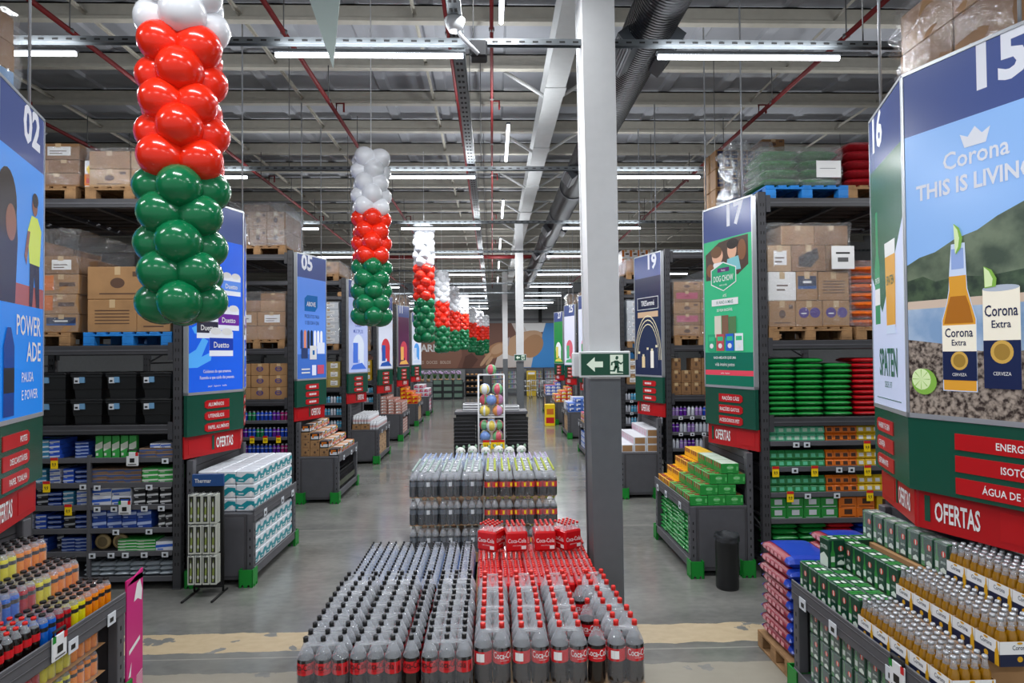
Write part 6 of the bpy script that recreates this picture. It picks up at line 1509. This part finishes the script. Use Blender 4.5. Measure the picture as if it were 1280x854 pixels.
# ---------------------------------------------------------------- middle of the aisle behind the soda: toys, ball cage, baskets
t = thing('display_table', 'low white table behind the water packs holding plush toys', 'table', (0, 10.35, 0))
MB().cbox(-.62,.55,-.3,.3,.72,.76,M_fix,.006).build('tabletop', t)
for x in (-.58,.51):
    for y in (-.27,.27): MB().cbox(x-.02,x+.02,y-.02,y+.02,0,.72,M_fix,.004).build('leg', t)
M_pl, M_plg = mat('plush_white','e2e4e0',.9,bump=.5,bscale=60), mat('plush_green','9ab8a0',.9,bump=.5,bscale=60); M_plb = mat('plush_eye','18181a',.3)
def plush():
    t = thing('plush_toy', 'x', 'toy')
    MB().ball(0,0,.09,.085,.08,.09,M_pl).build('body', t)
    b = MB(); b.ball(0,-.01,.21,.078,.07,.07,M_pl); b.ball(0,-.075,.195,.03,.02,.02,M_plg); b.build('head', t)
    for s in (-1,1): MB().ball(s*.055,0,.275,.022,.012,.03,M_plg).build('ear', t)
    b = MB()
    for s in (-1,1): b.ball(s*.03,-.074,.225,.008,.006,.009,M_plb,8,6)
    b.build('eyes', t)
    for s in (-1,1): MB().ball(s*.06,-.07,.04,.03,.05,.03,M_plg).build('paw', t)
    return Kind(t)
PL = plush()
for i, (x, rz) in enumerate(((-.52,.3),(-.33,-.2),(-.12,.1),(.08,.4),(.26,-.3),(.45,.1))): PL.put((x, 10.16+.12*(i % 2), .761), rz, 'white and green plush toy on the low table, %s of six from left' % ORD[i+1], 'plush toys')
t = thing('ball_cage', 'tall white wire cage full of coloured balls in the middle of the aisle', 'wire display', (-.03, 12.1, 0))
M_wire = mat('wire_white','eceef0',.4)
for x in (-.24,.24):
    for y in (-.24,.24): MB().tube([(x,y,0),(x,y,2.12)], .011, M_wire, 8).build('post', t)
for z in (.42,.86,1.34,2.12):
    b = MB(); b.tube([(-.24,-.24,z),(.24,-.24,z)],.009,M_wire,6); b.tube([(-.24,.24,z),(.24,.24,z)],.009,M_wire,6); b.tube([(-.24,-.24,z),(-.24,.24,z)],.009,M_wire,6); b.tube([(.24,-.24,z),(.24,.24,z)],.009,M_wire,6)
    if z < 2:
        for i in range(5): b.tube([(-.24,-.2+.1*i,z),(.24,-.2+.1*i,z)],.004,M_wire,5)
    b.build('tier', t)
for x in (-.24,.24):
    for q in range(4): MB().tube([(x,-.19+.125*q,.42),(x,-.19+.125*q,2.12)],.0035,M_wire,5).build('wire', t)
BC = [mat('ball_'+h, h, .3) for h in ('d86070','e6d060','7abf86','7a9ad8','d095c4','e8ecee','e89a5a','9ac8d0')]
def toyball(i):
    b = MB(); a, c = BC[i % 8], BC[(i*3+2) % 8]; b.ball(0,0,.1,.1,.1,.1,a,16,10,mfun=lambda q: a if (q//3) % 2 else c); return Kind(tag(b.build('ball'), 'x', 'ball'))
KBALL = [toyball(i) for i in range(6)]; names = ('red and blue','yellow and pink','green and red','blue and yellow','pink and green','white and orange')
nb_ = 0
for tier, (z, n) in enumerate(((.43,2),(.87,2),(1.35,3))):
    for L in range(n):
        for q in range(4):
            i = nb_ % 6; nb_ += 1
            KBALL[i].put((-.03+((-.118 if q % 2 else .118) if L % 2 == 0 else (-.13,0,.13,0)[q]), 12.1+((-.115 if q < 2 else .115) if L % 2 == 0 else (0,-.13,0,.13)[q]), z+.2*L), random.uniform(0,6), '%s striped ball in the white cage, tier %s, layer %s, %s' % (names[i], ORD[tier+1], ORD[L+1], (('front right','front left','rear right','rear left') if L % 2 == 0 else ('left','front','right','rear'))[q]), 'balls in the wire cage')
KBALL[0].put((-.03, 12.1, 2.115), .4, 'red and white striped ball lying on top of the white cage', 'balls in the wire cage'); 
t = thing('price_sign', 'yellow and red price cards hung on the front of the ball cage', 'price sign', (-.03, 11.85, .86))
for x in (-.1,.05,.18): b = MB(); b.box(x-.06,x+.06,-.006,0,-.1,.06,M_yel); b.box(x-.06,x+.06,-.007,-.006,.02,.06,M_red); b.text('9,9', (x,-.008,-.07), (1,0,0), (0,0,1), .08, M_black, 'c', .7, .01); b.build('card', t)
M_bk = mat('basket_black','18191b',.45)
def basket(handle):
    t = thing('shopping_basket','x','basket'); b = MB(); w, d, h, T = .42,.3,.22,.008
    for q0, q1 in ((.84,1),):
        P = lambda z, q: [(-w/2*q,-d/2*q,z),(w/2*q,-d/2*q,z),(w/2*q,d/2*q,z),(-w/2*q,d/2*q,z)]
        vs_ = P(0,.84)+P(h,1)+P(h,.96)+P(.012,.8)
        b.raw(vs_, [(3,2,1,0)]+[(i*4+c,i*4+(c+1)%4,i*4+4+(c+1)%4,i*4+4+c) for i in range(3) for c in range(4)]+[(12,13,14,15)], M_bk)
    for i in range(4): b.box(-w*.46,w*.46,-d/2*(.86+.035*i)-.004,-d/2*(.86+.035*i),.04+.045*i,.05+.045*i,M_gond)
    b.build('basket_body', t)
    if handle: MB().tube([(-w/2,0,h-.01),(-w/2,-.1,h+.02),(-w/4,-.13,h+.025),(w/4,-.13,h+.025),(w/2,-.1,h+.02),(w/2,0,h-.01)],.008,M_rackd,6).build('handle', t)
    return Kind(t)
BS, BSH = basket(False), basket(True)
for side, x in (('left',-.54),('right',.46)):
    for i in range(16): (BSH if i == 15 else BS).put((x, 12.35, .002+.07*i), 0, 'black shopping basket in the nested stack to the %s of the ball cage, %s up' % (side, ORD[i+1]), 'nested shopping baskets')
for side, x in (('left',-.46),('right',.38)):
    t = thing('promotion_counter', 'black counter with a grey top behind the %s basket stack' % side, 'counter', (x, 14.2, 0))
    MB().cbox(-.34,.34,-.3,.3,0,1.2,M_bk,.01).build('body', t); MB().cbox(-.37,.37,-.33,.33,1.2,1.27,M_gond,.01).build('top', t)
    for q in range(4): MB().box(-.32,.32,-.305,-.3,.2+.25*q,.22+.25*q,M_gond).build('groove', t)
for i in range(5): one('white_tray', MB().cbox(-.2,.2,-.14,.14,0,.04,M_fix,.01).cbox(-.17,.17,-.11,.11,.04,.055,M_gond,.005), 'white tray on the %s black counter, %s in its pile' % (('left','right')[i % 2], ORD[i//2+1]), 'tray', ((-.46,.38)[i % 2], 14.2, 1.271+.056*(i//2)))
# ---------------------------------------------------------------- back wall: mural and what stands before it
YB = YW1
t = thing('mural', 'large bakery mural of brown tones, kneading hands and blue along the back wall', 'mural', (0, YB-.06, 0))
MB().box(-9,9,0,.05,1.65,4.45,mat('mural_brown','7c5446',.5)).build('panel', t)
A = Art((0,0,0),(1,0,0),(0,-1,0))
lb_ = mat('mural_brown_light','936856',.5); dough = mat('mural_dough','cfa683',.5); dsh = mat('mural_skin','b98a62',.5); flour = mat('mural_flour','dcd2cc',.5); bl_ = mat('mural_blue','3f93dc',.5)
A.poly([(-9,1.66),(-2.2,1.66),(-1.9,2.4),(-1.95,3.2),(-1.6,4.44),(-9,4.44)], lb_); A.poly([(-1.9,1.66),(-1.3,1.66),(-.9,2.2),(-1.3,2.6),(-1.7,2.4)], mat('mural_brown_dark','5f3d32',.5))
A.poly([(1.6,3.6),(4.0,4.44),(1.2,4.44)], flour); A.poly([(1.9,4.44),(3.6,4.44),(3.3,3.9),(2.2,3.8)], M_white)
A.poly([(3.35,4.44),(9,4.44),(9,1.66),(1.5,1.66),(2.3,2.2),(2.9,3.0)], bl_)
A.poly([(.1,1.68),(2.4,1.68),(2.6,2.6),(1.5,3.1),(.4,2.7)], flour); A.ell(1.9,3.3,1.3,.55,dough,24,.35); A.ell(2.5,3.0,.8,.6,dsh,24,.9); A.ell(.2,2.75,.75,.42,dsh,24,.5); A.ell(.35,2.85,.5,.28,dough,24,.5)
for a, (x, z) in enumerate(((-.3,2.35),(-.45,2.2),(-.55,2.05),(-.2,2.1))): A.ell(x,z,.35,.11,dough,14,.9)
A.ell(1.4,2.7,.5,.3,dough,20,.2); A.poly([(.6,3.3),(1.1,3.6),(1.0,3.0)], mat('mural_cloth','b8a8a8',.5)); A.rect(-.55,3.0,-.48,4.1,flour)
A.text('PADARIA', -4.35, 2.72, .62, M_white, 'c', .95, .03); A.text('PÃES   DOCES   BOLOS', -2.6, 1.95, .26, mat('mural_letter','d8c2b2',.5), 'r', .8, .02)
A.b.build('artwork', t)
tag(MB().box(-15,15,-.02,0,4.6,4.75,M_gond).build('trim_1', None, (0,YB-.02,0)), kind='structure')
for i, x in enumerate((-3.4, 3.0)): tag(MB().box(x-.1,x+.1,-.14,0,4.5,7.1,M_rackd).build('trim_%d' % (i+2), None, (0,YB-.02,0)), kind='structure')
M_leaf = mat('plant_leaf','3f6a34',.7); M_flw = mat('flower_lilac','cdb4d8',.7)
for i in range(7):
    t = thing('potted_flower', 'potted plant with pale lilac blooms on the back wall shelf, %s from left' % ORD[i+1], 'plant', (-4.15+.36*i, 37.9, .91), 0, 'potted flowers at the back')
    b = MB(); b.lathe([(.09,0,M_card3),(.13,.18,M_card3)],12); b.build('pot', t); b = MB(); g = MB()
    for q in range(14):
        a, r = random.uniform(0,6.28), random.uniform(.02,.16); b.tube([(0,0,.15),(r*.6*math.cos(a),r*.6*math.sin(a),.3),(r*math.cos(a),r*math.sin(a),.45)],.02,M_leaf,5); g.ball(r*math.cos(a),r*math.sin(a),random.uniform(.46,.62),.05,.05,.05,M_flw,8,6)
    b.build('foliage', t); g.build('blooms', t)
t = thing('flower_shelf','long low shelf under the potted flowers by the back wall','shelf',(-3.05,37.9,0)); MB().cbox(-1.4,1.4,-.3,.3,.86,.91,M_gond,.01).build('board', t)
for x in (-1.35,-.05,1.25): MB().box(x,x+.1,-.28,.28,0,.86,M_rackd).build('leg', t)
t = thing('bread_shelf','tall bread shelf with rows of loaves by the back wall','shelf',(-1.1,38.4,0)); MB().box(-.55,.55,.28,.3,0,1.62,M_gondp).build('back_panel', t)
for z in (.2,.55,.9,1.25): MB().box(-.55,.55,-.28,.28,z-.03,z,M_gond).build('board', t)
for x in (-.55,.52): MB().box(x,x+.03,-.28,.28,0,1.62,M_gond).build('side', t)
M_lf = mat('loaf','c8986a',.7); LF = Kind(tag(MB().ball(0,0,.06,.1,.16,.06,M_lf,12,8).build('bread_loaf'),'x','bread'))
for zi, z in enumerate((.2,.55,.9,1.25)):
    for i in range(4): LF.put((-1.49+.26*i, 38.3, z+.002), 0, 'loaf on board %s of the bread shelf at the back, %s from left' % (ORD[zi+1], ORD[i+1]), 'loaves at the back')
M_glassd = film('fridge_glass','c8d4dc',.12,.08)
for i in range(4):
    t = thing('drinks_fridge','grey glass door fridge by the back wall, %s from left' % ORD[i+1],'fridge',(.35+1.0*i+(.25 if i > 1 else 0),39.2,0),0,'fridges at the back wall')
    MB().box(-.48,.48,-.3,.6,0,.15,M_gond).box(-.48,.48,-.3,.6,1.5,1.62,M_gond).box(-.48,-.44,-.3,.6,.15,1.5,M_gond).box(.44,.48,-.3,.6,.15,1.5,M_gond).box(-.44,.44,.5,.6,.15,1.5,M_fix).build('cabinet', t)
    for z in (.45,.75,1.05,1.3): 
        b = MB(); b.box(-.44,.44,-.2,.5,z-.02,z,M_fix)
        for q in range(8): b.lathe([(.04,0,BC[(q+i) % 8]),(.04,.15,BC[(q+i) % 8]),(.015,.2,M_white)],8,-.36+.1*q,-.1,z)
        b.build('stocked_shelf', t)
    d = MB(); d.box(-.46,.46,-.33,-.3,.15,1.5,M_glassd).box(-.46,-.42,-.34,-.3,.15,1.5,M_gond).box(.42,.46,-.34,-.3,.15,1.5,M_gond); dd = d.build('door', t); MB().box(.38,.41,-.37,-.34,.6,1.1,M_alu).build('handle', dd)
one('yellow_cooler', box_mesh(.55,.5,1.5,mat('cooler_yellow','d8b83a',.4),lambda A,w,h:(A.rect(.05,.3,w-.05,h-.25,mat('cooler_dark','a88a20',.4)),A.rect(.08,h-.2,w-.08,h-.08,M_white)),.02), 'yellow upright cooler standing before the back wall fridges', 'cooler', (2.3,38.2,0))
kcr = gbox('produce_crate', mat('crate_dark','22282a',.5), lambda A,w,h:(A.rect(w*.1,h*.35,w*.9,h*.95,mat('crate_green','6f8a7c',.5))), .55,.4,.36)
for i in range(3):
    for L in range(3): kcr.put((-3.1+.58*i, 36.2, .363*L), 0, 'dark crate with grey green goods at the far end, column %s, layer %s' % (ORD[i+1], ORD[L+1]), 'dark crates at the far end')
for i in range(4):
    t = thing('wire_cart','wire shopping cart parked at the far end, %s from left' % ORD[i+1],'shopping cart',(1.9+.5*i,36.0+.5*(i % 2),0),0,'wire carts at the far end'); b = MB()
    for z, q in ((.45,.8),(.7,.9),(1.0,1.0)): b.tube([(-.2*q,-.4*q,z),(.2*q,-.4*q,z),(.2*q,.4*q,z),(-.2*q,.4*q,z),(-.2*q,-.4*q,z)],.012,M_alu,5)
    for x in (-.16,-.05,.05,.16): b.tube([(x,-.32,.45),(x*1.25,-.4,1.0)],.006,M_alu,5); b.tube([(x,.32,.45),(x*1.25,.4,1.0)],.006,M_alu,5)
    b.build('basket', t); f = MB()
    for x in (-.18,.18): f.tube([(x,-.35,.12),(x,.38,.14),(x,.42,1.05)],.014,M_alu,6)
    f.build('frame', t)
    for x in (-.18,.18):
        for y in (-.35,.38): w_ = MB(); w_.tube([(x-.012,y,.06),(x+.012,y,.06)],.06,M_bk,10); w_.build('wheel', t)
# ---------------------------------------------------------------- drop unused prototypes
for K in Kind.all:
    if K.n == 0:
        for c in list(K.root.children):
            for g in list(c.children): bpy.data.objects.remove(g)
            bpy.data.objects.remove(c)
        bpy.data.objects.remove(K.root)
